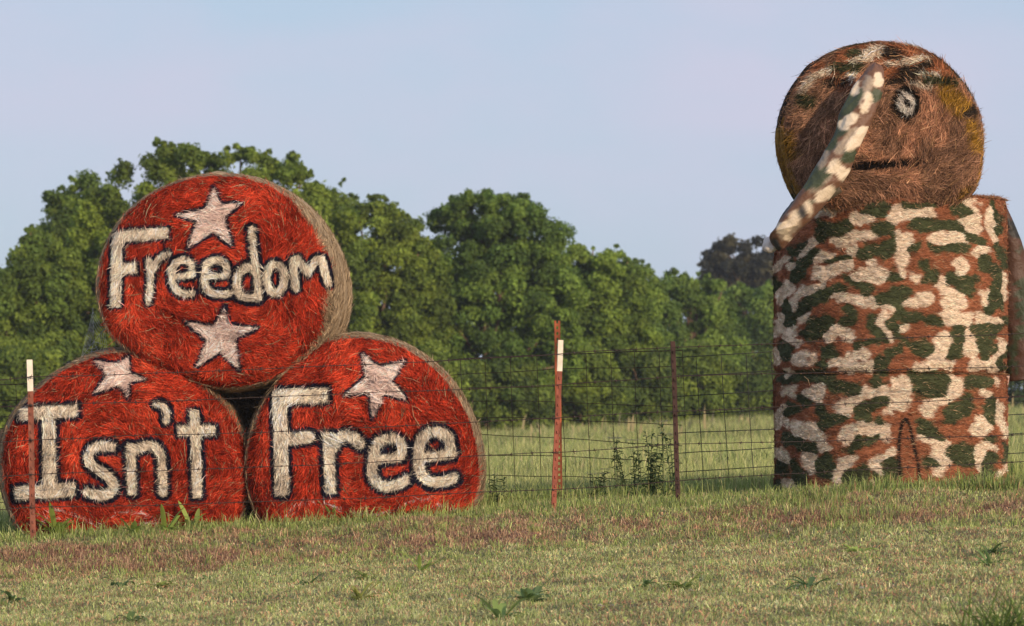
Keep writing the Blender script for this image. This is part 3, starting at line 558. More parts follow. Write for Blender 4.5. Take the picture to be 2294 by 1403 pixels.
# ------------------------------------------------------------------ cloth arms
def sleeve(Lp, Rp, Ys, depth, paint, seed, ns=28, nl=110, wob=.02, wfac=.5, pleat=0):
    Lp = np.array(Lp, float); Rp = np.array(Rp, float); t0 = np.linspace(0, 1, len(Lp)); t = np.linspace(0, 1, nl)
    sm = lambda A: np.stack([np.interp(t, np.linspace(0, 1, len(B)), B) for B in np.array(smooth_pts(A, 8)).T], 1)
    Lq = sm(Lp); Rq = sm(Rp); Y = np.interp(t, np.linspace(0, 1, len(Ys)), Ys)
    A = np.stack([px2w(a[0], a[1], y) for a, y in zip(Lq, Y)]); B = np.stack([px2w(a[0], a[1], y) for a, y in zip(Rq, Y)])
    ctr = (A + B) / 2; hw = np.linalg.norm(B - A, axis=1) * wfac; X = norm(B - A); dp = np.interp(t, np.linspace(0, 1, len(depth)), depth)
    ph = np.arange(ns) / ns * 2 * np.pi; PH, TT = np.meshgrid(ph, t)
    cr_ = 1 + (fbm(np.stack([np.cos(PH.ravel()) * 2, np.sin(PH.ravel()) * 2, TT.ravel() * 16], 1), seed, 3) - .5).reshape(PH.shape) * wob * 14
    if pleat:   # long pleats from the pinched top and cross folds towards the elbow
        q = PH.ravel(); tq = TT.ravel()
        pl = .16 * np.sin(q * 4 + 3 * fbm(np.stack([tq * 3, 0 * q, 0 * q], 1), 7)) * np.clip(1.1 - tq * 1.6, 0, 1) + .20 * (fbm(np.stack([np.cos(q) * 1.2, np.sin(q) * 1.2 + tq * 4, tq * 13 + np.cos(q) * 1.5], 1), seed + 4, 3) - .5) * 2.2
        cr_ = cr_ + pl.reshape(PH.shape)
    endk = np.clip(np.minimum(TT, 1 - TT) / .03, .15, 1) ** .5
    V = ctr[:, None] + X[:, None] * (np.cos(PH) * hw[:, None] * endk * (1 + (cr_ - 1) * .35))[..., None] + np.array([0, -1., 0]) * (np.sin(PH) * dp[:, None] * cr_ * endk)[..., None] + np.array([0, 0, 1.]) * ((cr_ - 1) * .02)[..., None]
    V = V.reshape(-1, 3); px = 1147 + V[:, 0] * F / V[:, 1]; py = HOR - (V[:, 2] - ZC) * F / V[:, 1]
    C = paint(px, py); Fs = [grid_faces(nl, ns, True), np.arange(ns)[None, ::-1], (np.arange(ns) + (nl - 1) * ns)[None]]
    return V, Fs, C
def cloth_paint(bl, base, o=(1680, 60), s=2.598, soft=16):
    def f(px, py):
        q = (np.stack([px, py], 1) - np.array(o)) * s; C = np.tile(base, (len(px), 1))
        j = (fbm(np.stack([px / 12, py / 12, 0 * px], 1), 88, 3) - .5) * 44
        for col, r, pl in bl:
            w = np.clip(.5 - (stroke_sdf(q, pl, r) + j) / soft, 0, 1)[:, None]; C = C * (1 - w) + np.array(col) * w
        return C
    return f
SG = (.055, .068, .035); SCm = (.74, .60, .44); SB = (.16, .078, .045); SK = (.05, .05, .05); SM = (.34, .26, .19)
arm_bl = [(SM, 30, [(690, 320), (640, 430)]), (SM, 34, [(600, 620), (520, 720)]), (SM, 30, [(460, 860), (380, 940)]), (SM, 40, [(200, 1210), (260, 1150)]), (SG, 34, [(480, 640), (420, 760), (330, 910)]), (SK, 26, [(590, 380), (520, 520)]), (SG, 45, [(615, 390), (560, 480)]), (SG, 40, [(735, 400)]), (SG, 50, [(520, 600), (500, 560)]), (SG, 16, [(663, 600)]), (SG, 36, [(590, 730), (565, 770)]), (SG, 45, [(390, 900), (430, 850)]), (SG, 26, [(470, 990), (500, 960)]), (SG, 20, [(360, 1020)]),  # grey-green and black strokes along the left edge paint in its shading
          (SCm, 24, [(745, 290), (750, 330)]), (SCm, 24, [(622, 330), (610, 370)]), (SCm, 26, [(690, 410), (665, 480)]), (SCm, 32, [(545, 570), (605, 525)]), (SCm, 34, [(665, 615), (590, 690)]), (SCm, 40, [(485, 810), (550, 860)]), (SCm, 30, [(400, 1000), (470, 955)]), (SCm, 22, [(335, 1030), (350, 1080)]), (SCm, 24, [(255, 1110), (280, 1090)]),
          (SCm, 34, [(190, 1180), (240, 1140)]), (SCm, 26, [(215, 1230)]), (SK, 22, [(310, 1090), (300, 1060)]), (SK, 20, [(170, 1290), (150, 1250)]), ((.3, .24, .18), 28, [(440, 740), (420, 800)])]
arm = empty('saluting_arm', px2w(1738, 540, 24.9), 0, 'bent camouflage cloth sleeve saluting across the face of the hay head', 'cloth arm')
def local(o, V): return V - np.array(o.location)
Lp = [HB(q) for q in [(716, 205), (672, 265), (612, 350), (545, 480), (488, 640), (400, 800), (285, 975), (165, 1150), (118, 1225), (140, 1285)]]
Rp_ = [HB(q) for q in [(742, 215), (772, 260), (768, 370), (722, 500), (680, 600), (612, 745), (560, 870), (400, 1075), (275, 1200), (180, 1310)]]
V, Fs, C = sleeve(Lp, Rp_, [24.86, 24.80, 24.76, 24.74, 24.74, 24.80, 24.9], [.015, .05, .055, .06, .06, .065, .05], cloth_paint(arm_bl, SB, soft=13), 91, wfac=.53, pleat=1, ns=44, nl=200)
MB().add(local(arm, V), Fs, C).build('forearm_sleeve', M['cloth'], arm)
Lp = [HB(q) for q in [(130, 1220), (190, 1090), (260, 1000), (350, 880), (440, 800)]]; Rp_ = [HB(q) for q in [(230, 1260), (330, 1130), (400, 1060), (480, 1000), (540, 960)]]
V, Fs, C = sleeve(Lp, Rp_, [24.93, 24.97, 25.02, 25.06], [.04, .05, .05, .05], cloth_paint([(SG, 40, [(300, 1000)]), (SK, 30, [(200, 1080), (380, 900)])], (.09, .07, .045)), 92)
MB().add(local(arm, V), Fs, C).build('upper_sleeve', M['cloth'], arm)
# crumpled white rag poking out of the elbow
u, v = np.meshgrid(np.linspace(0, 2 * np.pi, 24, endpoint=False), np.linspace(.02, np.pi - .02, 14)); d = np.stack([np.cos(u) * np.sin(v), np.sin(u) * np.sin(v), np.cos(v)], -1).reshape(-1, 3)
rr = .047 * (.65 + .8 * fbm(d * 2.3 + 5, 93, 3)); e = px2w(*HB((118, 1272)), 24.93)
MB().add(local(arm, e + d * rr[:, None] * [1, 1, .95]), grid_faces(14, 24, True)[:, ::-1], (.78, .70, .64)).build('rag_stuffing', M['rag'], arm)

arm2 = empty('hanging_arm', px2w(2262, 470, 25.9), 0, 'dark camouflage cloth sleeve hanging down the right side of the hay soldier', 'cloth arm')
b2 = [((.035, .045, .022), 9, [(2272, 500), (2285, 520)]), ((.04, .05, .024), 16, [(2290, 640), (2296, 700)]), ((.02, .018, .014), 8, [(2262, 500), (2272, 520)]), ((.045, .055, .025), 13, [(2272, 770), (2290, 745)]), ((.05, .055, .03), 10, [(2290, 560)]), ((.04, .05, .024), 9, [(2262, 830), (2266, 790)])]
V, Fs, C = sleeve([(2228, 452), (2236, 520), (2240, 640), (2246, 760), (2252, 835), (2262, 856)], [(2250, 452), (2290, 545), (2316, 640), (2334, 740), (2330, 815), (2316, 850)], [25.85, 25.9, 25.9, 25.85], [.03, .07, .085, .09, .08, .05], cloth_paint(b2, (.085, .04, .024), (0, 0), 1, 5), 95)
MB().add(local(arm2, V), Fs, C).build('sleeve', M['cloth'], arm2)
rb = []
P = np.stack([px2w(x, y, 25.74) for x, y in [(2258, 842), (2256, 858), (2251, 872), (2253, 884)]])
V = np.concatenate([P - [.008, 0, 0], P + [.012, .01, 0]]); MB().add(local(arm2, V), np.array([(i, i + 1, i + 5, i + 4) for i in range(3)]), (.62, .42, .34)).build('tie_ribbon', M['rag'], arm2)

# ------------------------------------------------------------------ fences
def strand(mb, pts, r, wav=.004, seed=0, n_=160, barbs=False, col=(.06, .04, .032)):
    pts = np.array(pts, float); d = np.concatenate([[0], np.cumsum(np.linalg.norm(np.diff(pts, axis=0), axis=1))]); t = np.linspace(0, d[-1], n_)
    P = np.stack([np.interp(t, d, pts[:, k]) for k in range(3)], 1)
    P[:, 2] += (fbm(np.stack([t * 1.5, 0 * t + seed, 0 * t], 1), seed, 3) - .5) * wav * 6; P[:, 1] += (vnoise(np.stack([t * 2, 0 * t + seed, 0 * t], 1), seed + 2) - .5) * wav * 4
    mb.add(*tube(P, r, 5), C=np.array(col) * (1 + .0 * seed))
    if barbs:
        for s_ in np.arange(.06, d[-1], .125):
            c = np.array([np.interp(s_, t, P[:, k]) for k in range(3)])
            for a in (random.uniform(0, 3), random.uniform(0, 3)):
                w = np.array([random.uniform(-.006, .006), math.cos(a) * .014, math.sin(a) * .014]); mb.add(*tube([c - w, c + w], [.0016, .0016], 4), C=col)
            mb.add(*tube([c - [.008, 0, 0], c + [.008, 0, 0]], [.0042, .0042], 6), C=col)

def t_post(name, parent, top, bot, Y, tip, rust, rot=0.5, studs=True, wdt=.034):
    A = px2w(*top, Y); B = px2w(*bot, Y); B[2] -= .12
    ax = A - B; H = np.linalg.norm(ax); ax /= H
    s_ = norm(np.cross([0, -1., 0], ax)); f = np.cross(ax, s_)
    c, s2 = math.cos(rot), math.sin(rot); u = s_ * c + f * s2; w = f * c - s_ * s2
    prof = [(-wdt / 2, 0), (-wdt / 2, .005), (-.003, .005), (-.003, .03), (.003, .03), (.003, .005), (wdt / 2, .005), (wdt / 2, 0)]
    def prism(h0, h1, g=0):
        n_ = len(prof); hs = np.linspace(h0, h1, 12); V = []
        for h in hs:
            for (a, b3) in prof: V.append(B + ax * h + u * (a + math.copysign(g, a)) - w * (b3 + (g if b3 > 0 else -g)) + u * .002 * math.sin(h * 5))
        return np.array(V), [grid_faces(12, n_, True), np.arange(n_)[None, ::-1], (np.arange(n_) + 11 * n_)[None]]
    tl = tip / F * Y
    m = MB().add(*prism(0, H - tl * (1 if tip else 0)), C=rust)
    if studs:
        for h in np.arange(.12, H - tl - .02, .054):
            q = B + ax * h + w * .0; V, Fq = boxv(-.006, .006, -.004, .004, -.008, .008); m.add(q + V[:, :1] * u + (V[:, 1:2] + .004) * w + V[:, 2:] * ax, Fq, rust)
    p = m.build('fence_post', M['rust'], parent, smooth=False)
    if tip: MB().add(*prism(H - tl + .0005, H, .0006), C=(.80, .70, .56)).build('painted_tip', M['tip'], p, smooth=False)
    return p, H

BW = empty('barbed_wire_fence', (0, 0, 0), 0, 'barbed wire fence with thin rusty posts running in front of all the bales', 'fence')
t_post('p', BW, (66, 806), (76, 1210), 24.72, 71, (.23, .075, .045), .35)
t_post('p', BW, (1256, 762), (1239, 1150), 24.72, 70, (.26, .075, .045), .5)
t_post('p', BW, (1507, 765), (1522, 1132), 24.78, 0, (.05, .022, .017), .4, wdt=.03)
rows = [(853, 795, 768, 748), (912, 862, 836, 820), (990, 938, 912, 890), (1069, 1014, 992, 975), (1143, 1096, 1062, 1036)]
for k, (a, b2_, c2, d2) in enumerate(rows):
    m = MB(); pp = [(-420, a + 22), (-60, a + 4), (70, a - 6), (400, (a * .68 + b2_ * .32) + 2), (800, (a * .38 + b2_ * .62) + 1), (1246, b2_), (1515, b2_ - 18), (1760, c2), (2294, d2), (2600, d2 - 14)]
    strand(m, [px2w(x, y, 24.70) for x, y in pp], .0024, .003, 100 + k, 420, True, (.055, .036, .03))
    m.build('barbed_wire', M['wire'], BW)

WF = empty('woven_wire_fence', (0, 0, 0), 0, 'square mesh woven wire fence standing behind the bales and in front of the field', 'fence')
YW = 28.3
def w7(x, y): return px2w(1040 + x / 2.806, 680 + y / 2.806, YW)
m = MB(); col = (.085, .058, .03)
hl = [350, 440, 535, 608, 718, 832, 955, 1075, 1188]; hr = [288, 405, 530, 650, 770, 890, 1005, 1130, 1250]
for k, (a, b3) in enumerate(zip(hl, hr)):
    sl = (b3 - a) / 1370 * .6
    strand(m, [w7(-2960, a + 175), w7(-1500, a + 100), w7(0, a), w7(560, a * .62 + b3 * .38 - 8), w7(1050, a * .2 + b3 * .8 - 4), w7(1370, b3)],   .0027 if k else .0036, .005, 200 + k, 200, False, col)
for i, x in enumerate([-1270 - 155 * q for q in range(11)][::-1] + [-1110, -955, -800, -645, -490, -335, -180, -25, 130, 290, 455, 610, 765, 920, 1070, 1225, 1370]):
    up = np.interp(x, [-2960, 0, 1370], [520, 350, 288]); dn = np.interp(x, [-2960, 0, 1370], [1370, 1230, 1255])
    strand(m, [w7(x, up), w7(x + 12 + random.uniform(-5, 5), up * .65 + dn * .35), w7(x + 24, up * .3 + dn * .7), w7(x + 33, dn + 30)], .0023, .003, 300 + i, 40, False, col)
m.build('mesh_panel', M['wire'], WF)
m = MB(); col = (.035, .034, .03)
for k, (a, b3) in enumerate(zip([338, 458, 577, 696, 816, 934, 1055, 1180], [303, 423, 543, 663, 785, 903, 1022, 1145])):
    strand(m, [w7(1330, a + 4), w7(1480, a - 6), w7(1950, b3), w7(2600, b3 - 36), w7(3000, b3 - 60), w7(3700, b3 - 95)], .0031, .003, 400 + k, 140, False, col)
for i, x in enumerate([1300 + 157 * q for q in range(16)]):
    up = np.interp(x, [1330, 1950, 3700], [338, 303, 208]); dn = np.interp(x, [1330, 1950, 3700], [1270, 1215, 1120])
    strand(m, [w7(x, up), w7(x + 22, up * .6 + dn * .4), w7(x + 40, up * .3 + dn * .7), w7(x + 56, dn + 20)], .0027, .002, 500 + i, 40, False, col)
m.build('mesh_panel', M['wire'], WF)
# tall punched channel post with an anchor plate at its foot
A = px2w(1248, 713, 26.62); B = px2w(1254, 1150, 26.62); Hp = A[2] - B[2]; m = MB(); w = .034; nr_ = int(Hp / .0365)
for k in range(nr_):
    z0 = B[2] + k * .0365; xo = B[0] + (A[0] - B[0]) * (z0 - B[2]) / Hp; rc = np.array([.42, .11, .045]) * (1 if k > nr_ * .45 else .55)
    m.add(*boxv(xo - w / 2, xo - .006, 26.617, 26.623, z0, z0 + .0365), C=rc); m.add(*boxv(xo + .006, xo + w / 2, 26.617, 26.623, z0, z0 + .0365), C=rc)
    m.add(*boxv(xo - .006, xo + .006, 26.6175, 26.6225, z0, z0 + .019), C=rc)
    for sx in (-1, 1): m.add(*boxv(xo + sx * (w / 2 + .001) - .0015, xo + sx * (w / 2 + .001) + .0015, 26.6185, 26.635, z0, z0 + .0365), C=rc * .8)
m.V = [v - B for v in m.V]; CP = empty('channel_post', B, 0, 'tall orange rusty punched channel post standing just behind the leaning white tipped post', 'fence post')
up_ = m.build('post', M['rust'], CP, smooth=False)
e = px2w(1259, 1102, 26.60); m = MB(); m.add(*boxv(e[0] - .022, e[0] + .03, 26.598, 26.606, e[2] - .2, e[2]), C=(.10, .045, .02)); m.V = [v - B for v in m.V]; m.build('anchor_plate', M['rust'], up_, smooth=False)

# spider web between the left bale and the top bale
wb = empty('spider_web', px2w(205, 790, 25.35), 0, 'pale spider web strung between the Isn\'t bale and the Freedom bale', 'spider web')
m = MB(); apex = [(208, 705), (182, 800), (232, 775), (215, 806), (240, 745)]; W3 = lambda x, y: local(wb, px2w(x, y, 25.35))
hub = (210, 765)
outs = [(208, 690), (236, 735), (242, 775), (226, 800), (200, 808), (178, 806), (192, 750)]
for o in outs: m.add(*tube(np.stack([W3(*hub), W3(*o)]), .0011, 4))
for f in (.35, .5, .65, .8, .92):
    pts = [np.array(hub) * (1 - f) + np.array(o) * f + [0, 2 * f] for o in outs]
    for a, b3 in zip(pts, pts[1:] + pts[:1]):
        mid = (a + b3) / 2 + [0, 2.5]; m.add(*tube(np.stack([W3(*a), W3(*mid), W3(*b3)]), .0009, 4))
m.build('web_threads', M['web'], wb)

# ------------------------------------------------------------------ trees
SKY_ = np.array([(-300, 640), (0, 612), (40, 600), (60, 518), (105, 508), (112, 436), (178, 402), (192, 372), (265, 334), (345, 326), (420, 328), (500, 350), (545, 328), (590, 345), (660, 352), (684, 382), (692, 408), (735, 430), (765, 404), (780, 450), (800, 465), (830, 447), (880, 452), (920, 495), (945, 472), (985, 466), (1010, 452), (1055, 428), (1100, 432), (1140, 436), (1190, 452), (1210, 480), (1262, 496), (1275, 530), (1310, 560), (1330, 566), (1400, 552), (1405, 578), (1450, 596), (1465, 636), (1480, 622), (1520, 612), (1560, 626), (1575, 618), (1640, 640), (1700, 642), (1740, 640), (2600, 640)], float)
def leaves(P, N, size, C):
    n_ = len(P); r = norm(rng.normal(0, 1, (n_, 3))); A = norm(np.cross(N, r)); B = np.cross(N, A); s_ = size[:, None]
    V = np.stack([P - A * s_ * .5, P - B * s_ * .27 + N * s_ * .05, P + A * s_ * .5 - N * s_ * .12, P + B * s_ * .27 + N * s_ * .05], 1).reshape(-1, 3)
    return V, (np.arange(n_)[:, None] * 4 + [0, 1, 2, 3]), np.repeat(C, 4, 0)
def tree(name, cx, hw, top, bot, Y, base, label, cat='tree', npuff=200, nl=300, pr=(13, 34), lsz=(.075, .135), seed=1, sky=True, group='trees along the far edge of the field', flat=.55, trunk=True, gaps=.0, tw=.16):
    """crown = many puffs of leaf-sized faces inside an uneven ellipsoid; limbs run from the trunk to the puffs"""
    r0 = np.random.default_rng(seed); sc = Y / F; g0 = px2w(cx, 900, Y); zg = float(ground_z(g0[0], Y)); root = empty(name, (g0[0], Y, zg), 0, label, cat, group)
    cyp = (top + bot) / 2; hh = (bot - top) / 2; pf = []
    while len(pf) < npuff:
        a = r0.uniform(-1, 1, 3); rr = np.linalg.norm(a)
        if rr > 1 or rr < .25: continue
        px = cx + a[0] * hw; py = cyp + a[1] * hh
        if a[1] > 0: px = cx + a[0] * hw * (1 + .35 * a[1])
        rad = r0.uniform(*pr)
        if sky:
            lim = np.interp(px, SKY_[:, 0], SKY_[:, 1])
            if py - rad * .72 < lim - 2: continue
        if gaps and vnoise(np.array([[px / 60., py / 75., seed]]), seed)[0] < gaps: continue
        pf.append((px, py, a[2] * hw * flat * sc, rad * sc))
    # skyline puffs so that the crown follows its real outline
    if sky:
        for x in np.arange(cx - hw * .97, cx + hw * .97, 13):
            lim = np.interp(x, SKY_[:, 0], SKY_[:, 1])
            e_top = cyp - hh * math.sqrt(max(0, 1 - ((x - cx) / hw) ** 2))
            rad = r0.uniform(9, 24)
            if lim > e_top - 12: pf.append((x + r0.normal(0, 5), lim + rad * .8 + abs(r0.normal(0, 5)), r0.normal(0, .3), rad * sc))
        for x in np.arange(cx - hw * .9, cx + hw * .9, 21):     # loose sprigs breaking the outline
            lim = np.interp(x, SKY_[:, 0], SKY_[:, 1]); e_top = cyp - hh * math.sqrt(max(0, 1 - ((x - cx) / hw) ** 2))
            if lim > e_top - 12:
                for q in range(r0.integers(0, 4)): pf.append((x + r0.normal(0, 9), lim + r0.uniform(-9, 8), r0.normal(0, .3), r0.uniform(4, 9) * sc))
    pf = np.array(pf); ctr = np.stack([(pf[:, 0] - 1147) * sc, Y + pf[:, 2], ZC + (HOR - pf[:, 1]) * sc], 1); rad = pf[:, 3]
    k = np.repeat(np.arange(len(pf)), np.maximum(20, (nl * (rad / rad.mean()) ** 1.7)).astype(int)); n_ = len(k)
    d = norm(r0.normal(0, 1, (n_, 3))); d[:, 2] = np.where((d[:, 2] < -.5) & (r0.uniform(0, 1, n_) < .6), -d[:, 2] * .6, d[:, 2]); q = r0.uniform(0, 1, n_) ** .33
    lump = .48 + 1.0 * vnoise(d * 2.3 + k[:, None] * 7.3, seed)
    P = ctr[k] + d * (rad[k] * q * lump)[:, None] * [1.04, 1.04, .94]
    N = norm(d * .95 + r0.normal(0, .5, (n_, 3)) + [0, 0, .2])
    hue = r0.uniform(0, 1, len(pf)); base = np.array(base)
    pc = base[None] * np.array([.97, .97, .84]) * (.76 + .9 * hue)[:, None] * np.array([1, 1, 1]) + (np.array([.035, .022, -.002])[None] * (hue[:, None] > .6))
    Cl = pc[k] * np.clip(r0.lognormal(0, .2, n_), .5, 1.7)[:, None]
    org = np.array([g0[0], Y, zg])
    global rng; sv = rng; rng = r0
    m = MB().add(*leaves(P - org, N, r0.uniform(*lsz, n_), Cl)); rng = sv
    m.build('crown', M['leaf'], root, smooth=False)
    if trunk:
        m = MB(); top_z = ctr[:, 2].max() - zg; hz = top_z * .8; n2 = 10; t = np.linspace(0, 1, n2); Pt = np.stack([np.sin(t * 3 + seed) * .18 * t, np.cos(t * 2 + seed) * .15 * t, t * hz - .15], 1)
        bark = np.array([.19, .12, .08]); m.add(*tube(Pt, tw * (1 - .85 * t), 9), C=bark)
        for i in r0.choice(len(pf), min(len(pf), 26), replace=False):
            e = ctr[i] - org; h0 = np.clip(e[2] * r0.uniform(.3, .62), .4, hz * .85); s0 = np.array([np.interp(h0, Pt[:, 2], Pt[:, 0]), np.interp(h0, Pt[:, 2], Pt[:, 1]), h0])
            mid = s0 * .45 + e * .55 + [r0.normal(0, .12), r0.normal(0, .12), r0.normal(.1, .12)]; pp = np.array(smooth_pts([s0, mid, e], 4)); m.add(*tube(pp, np.linspace(tw * .36, .015, len(pp)), 6), C=bark * r0.uniform(.8, 1.25))
        m.build('trunk', M['bark'], root)
    return root
GRN = (.140, .200, .036)
tree('broadleaf_tree', 470, 345, 318, 900, 92, GRN, 'tallest broad green tree, rising right behind the Freedom bale', seed=1, npuff=560, tw=.2, gaps=.13)
tree('broadleaf_tree', 190, 130, 396, 900, 101, (.120, .185, .038), 'green tree filling the left shoulder of the tallest tree above the Isn\'t bale', seed=12, npuff=240, gaps=.12)
tree('broadleaf_tree', 728, 85, 398, 900, 103, (.125, .19, .04), 'narrow green tree directly right of the Freedom bale filling the dip in the skyline', seed=13, npuff=170)
tree('broadleaf_tree', 10, 185, 505, 930, 90, (.128, .190, .038), 'bushy green tree at the left edge of the photo behind the Isn\'t bale', seed=2, npuff=330, gaps=.14)
tree('broadleaf_tree', 845, 150, 430, 930, 97, (.142, .200, .036), 'green tree right of the Freedom bale with low spreading limbs', seed=3, npuff=330, gaps=.14)
tree('broadleaf_tree', 1095, 205, 420, 930, 98, (.120, .196, .042), 'rounded dense green tree behind the Free bale and the tall punched fence post', seed=4, npuff=420, gaps=.14)
tree('broadleaf_tree', 1320, 150, 540, 940, 103, (.135, .205, .040), 'mid green tree with a stepped top rising between the two fence posts', seed=5, npuff=300, gaps=.1)
tree('broadleaf_tree', 1432, 75, 585, 930, 109, (.128, .200, .044), 'small slim green tree with sprigs poking up just left of the dark rusty post', seed=6, npuff=90)
tree('broadleaf_tree', 1545, 110, 605, 945, 113, (.132, .205, .046), 'low rounded green tree just right of the dark rusty post', seed=7, npuff=130)
tree('broadleaf_tree', 1690, 115, 630, 950, 120, (.126, .200, .052), 'hazy green tree partly hidden by the left side of the camouflage bales', seed=8, npuff=130)
tree('pine_tree', 1668, 98, 522, 700, 175, (.040, .042, .032), 'far dark brown green pine crown rising above the other trees beside the hay soldier', cat='tree', seed=9, npuff=120, sky=False, pr=(12, 24), lsz=(.16, .3), nl=150, tw=.25)
tree('broadleaf_tree', 2330, 120, 740, 960, 116, (.06, .10, .045), 'dark green tree at the right edge of the photo below the hanging sleeve', seed=10, npuff=90, sky=False)
SH = [(700, 120, 760, 975, 93, 'leafy green bush behind the gap beside the Freedom bale'), (930, 105, 770, 985, 94, 'leafy bush growing low behind the top of the Free bale'), (1120, 100, 800, 985, 95, 'wide green bush just right of the Free bale at the field edge'), (1300, 95, 775, 980, 99, 'light green bush between the two fence posts at the field edge'), (1440, 85, 800, 975, 102, 'dark green bush left of the dark rusty post at the field edge'), (1570, 85, 780, 972, 106, 'yellowish green bush right of the dark rusty post at the field edge'), (1695, 80, 800, 970, 110, 'green bush touching the left side of the camouflage bales'), (40, 110, 770, 985, 87, 'dark green bush behind the left fence post')]
for i, (cx, hw, tp, bt, Y, lb) in enumerate(SH):
    tree('green_bush', cx, hw, tp, bt, Y, (.150, .210, .042) if i % 2 else (.105, .155, .036), lb, cat='bush', npuff=95, nl=260, seed=30 + i, sky=False, group='bushes under the trees', trunk=True, tw=.06)

# ------------------------------------------------------------------ grass
def scatter(n_, x0, x1, y0, y1):
    Y = np.sqrt(rng.uniform(y0 ** 2, y1 ** 2, n_)); X = rng.uniform(x0, x1, n_) * Y / y1
    return X, Y
def gcol_(n_, mixes):
    cs = np.array([m_[1:] for m_ in mixes]); k = rng.choice(len(cs), n_, p=np.array([m_[0] for m_ in mixes]) / sum(m_[0] for m_ in mixes))
    return cs[k] * np.clip(rng.lognormal(0, .25, n_), .5, 1.8)[:, None]
# mown lawn in front of the fence
n_ = 310000; X, Y = scatter(n_, -5.2, 5.2, 16.8, 24.6); bk = bank(X, Y); p3 = np.stack([X, Y, 0 * X], 1)
dry = np.clip((fbm(p3 * [1.6, .9, 1], 41, 3) - .40) * 3.5, 0, 1)
keep = rng.uniform(0, 1, n_) > bk * .15; X, Y, bk, dry = X[keep], Y[keep], bk[keep], dry[keep]; n_ = len(X)
C = gcol_(n_, [(5, .32, .355, .155), (2, .36, .42, .21), (3, .22, .30, .10), (1.6, .46, .41, .24), (1.3, .46, .27, .16)])
isd = rng.uniform(0, 1, n_) < np.clip(bk * .92 + dry * .36, 0, .92)
C[isd] = gcol_(isd.sum(), [(4, .36, .215, .135), (3, .46, .31, .19), (3, .24, .13, .085), (1, .54, .42, .27)])
tallp = np.clip((fbm(p3[keep] * [2.5, 2.0, 1], 43, 3) - .5) * 4, 0, 1)
clump = fbm(np.stack([X * 9, Y * 5, 0 * X], 1), 45, 3); C *= np.array([1.36, 1.26, 1.22]) * np.interp(clump, [.25, .45, .55, .75], [.7, .92, 1.04, 1.2])[:, None]
C *= np.interp(vnoise(np.stack([X * 32, Y * 18, 0 * X], 1), 46), [0, .3, .7, 1], [.6, .9, 1.1, 1.35])[:, None]
h = rng.uniform(.014, .040, n_) * (1 + .9 * tallp * (rng.uniform(0, 1, n_) < .25)); ln = np.abs(rng.normal(.9, .5, n_)); h[isd] *= .8; ln[isd] += .4
P = np.stack([X, Y, ground_z(X, Y) - .004], 1)
wd_ = rng.uniform(.0025, .005, n_); flat = rng.uniform(0, 1, n_) < .28; wd_[flat] = rng.uniform(.006, .012, flat.sum()); h[flat] *= .7
V, Fs, CV = blades(P, h, ln, wd_, C)
def tufts(cnt, x0, x1, y0, y1, hh, nb, cols, mask=None):
    cx_ = rng.uniform(x0, x1, cnt); cy_ = rng.uniform(y0, y1, cnt)
    if mask is not None: k_ = rng.uniform(0, 1, cnt) < mask(cx_, cy_); cx_, cy_ = cx_[k_], cy_[k_]
    k_ = np.repeat(np.arange(len(cx_)), rng.integers(*nb, len(cx_))); n2 = len(k_); hs = rng.uniform(*hh, len(cx_))[k_] * rng.uniform(.5, 1.1, n2); tone = rng.uniform(.7, 1.25, len(cx_))[k_]
    X2 = cx_[k_] + rng.normal(0, .022, n2); Y2 = cy_[k_] + rng.normal(0, .025, n2)
    return blades(np.stack([X2, Y2, ground_z(X2, Y2) - .004], 1), hs, np.abs(rng.normal(.65, .4, n2)), rng.uniform(.0028, .0055, n2), gcol_(n2, cols) * tone[:, None] * 1.18)
GT = [(5, .27, .33, .09), (3, .36, .40, .15), (2, .19, .26, .07), (1, .45, .40, .2)]; BT = [(4, .38, .235, .14), (3, .48, .33, .20), (3, .24, .135, .09)]
mm = MB().add(V, Fs, CV).add(*tufts(1500, -3.6, 3.6, 17, 23.6, (.03, .065), (6, 16), GT)).add(*tufts(1300, -3.6, 3.6, 17, 23.6, (.02, .04), (5, 12), BT))
mm.add(*tufts(1000, -3.6, 3.6, 23.0, 24.5, (.035, .085), (6, 18), GT)).add(*tufts(3600, -3.6, 3.6, 23.0, 24.6, (.03, .07), (8, 18), BT, lambda x, y: 1.3 * bank(x, y)))
tag(mm.build('lawn_grass', M['grass'], smooth=False), 'short mown grass, part green and part dead brown, in the foreground', 'grass', kind='stuff')
# longer grass along the fence and around the bales
fx = []; 
n_ = 80000; X = rng.uniform(-5, 5, n_); Y = np.where(rng.uniform(0, 1, n_) < .5, rng.normal(24.45, .22, n_), rng.uniform(23.2, 24.9, n_))
dens = fbm(np.stack([X * 3.2, Y * 3, 0 * X], 1), 47, 3); tall = np.interp(X, [-3.2, -2.9, -2, -.4, 0, 1.5, 1.8, 3.3], [.6, .5, .45, .4, .45, .5, 1.2, 1.25])
keep = rng.uniform(0, 1, n_) < np.clip((dens - .45) * 6, .05, 1) * np.where(Y < 24.2, .55, np.interp(X, [-3, 0, 1.3, 1.7, 3], [.3, .26, .28, .65, .8])); X, Y, tall, dens = X[keep], Y[keep], tall[keep], dens[keep]; n_ = len(X)
h = rng.uniform(.04, .125, n_) * tall * .88 * np.interp(Y, [23.2, 24.2, 24.8], [.55, .9, 1.1]) * (.6 + .9 * np.clip((dens - .4) * 3, 0, 1))
C = gcol_(n_, [(5, .25, .32, .085), (3, .34, .38, .14), (2, .17, .24, .07), (1.5, .42, .36, .17), (.8, .38, .22, .12)])
V, Fs, CV = blades(np.stack([X, Y, ground_z(X, Y) - .006], 1), h, np.abs(rng.normal(.45, .3, n_)), rng.uniform(.003, .0062, n_), C)
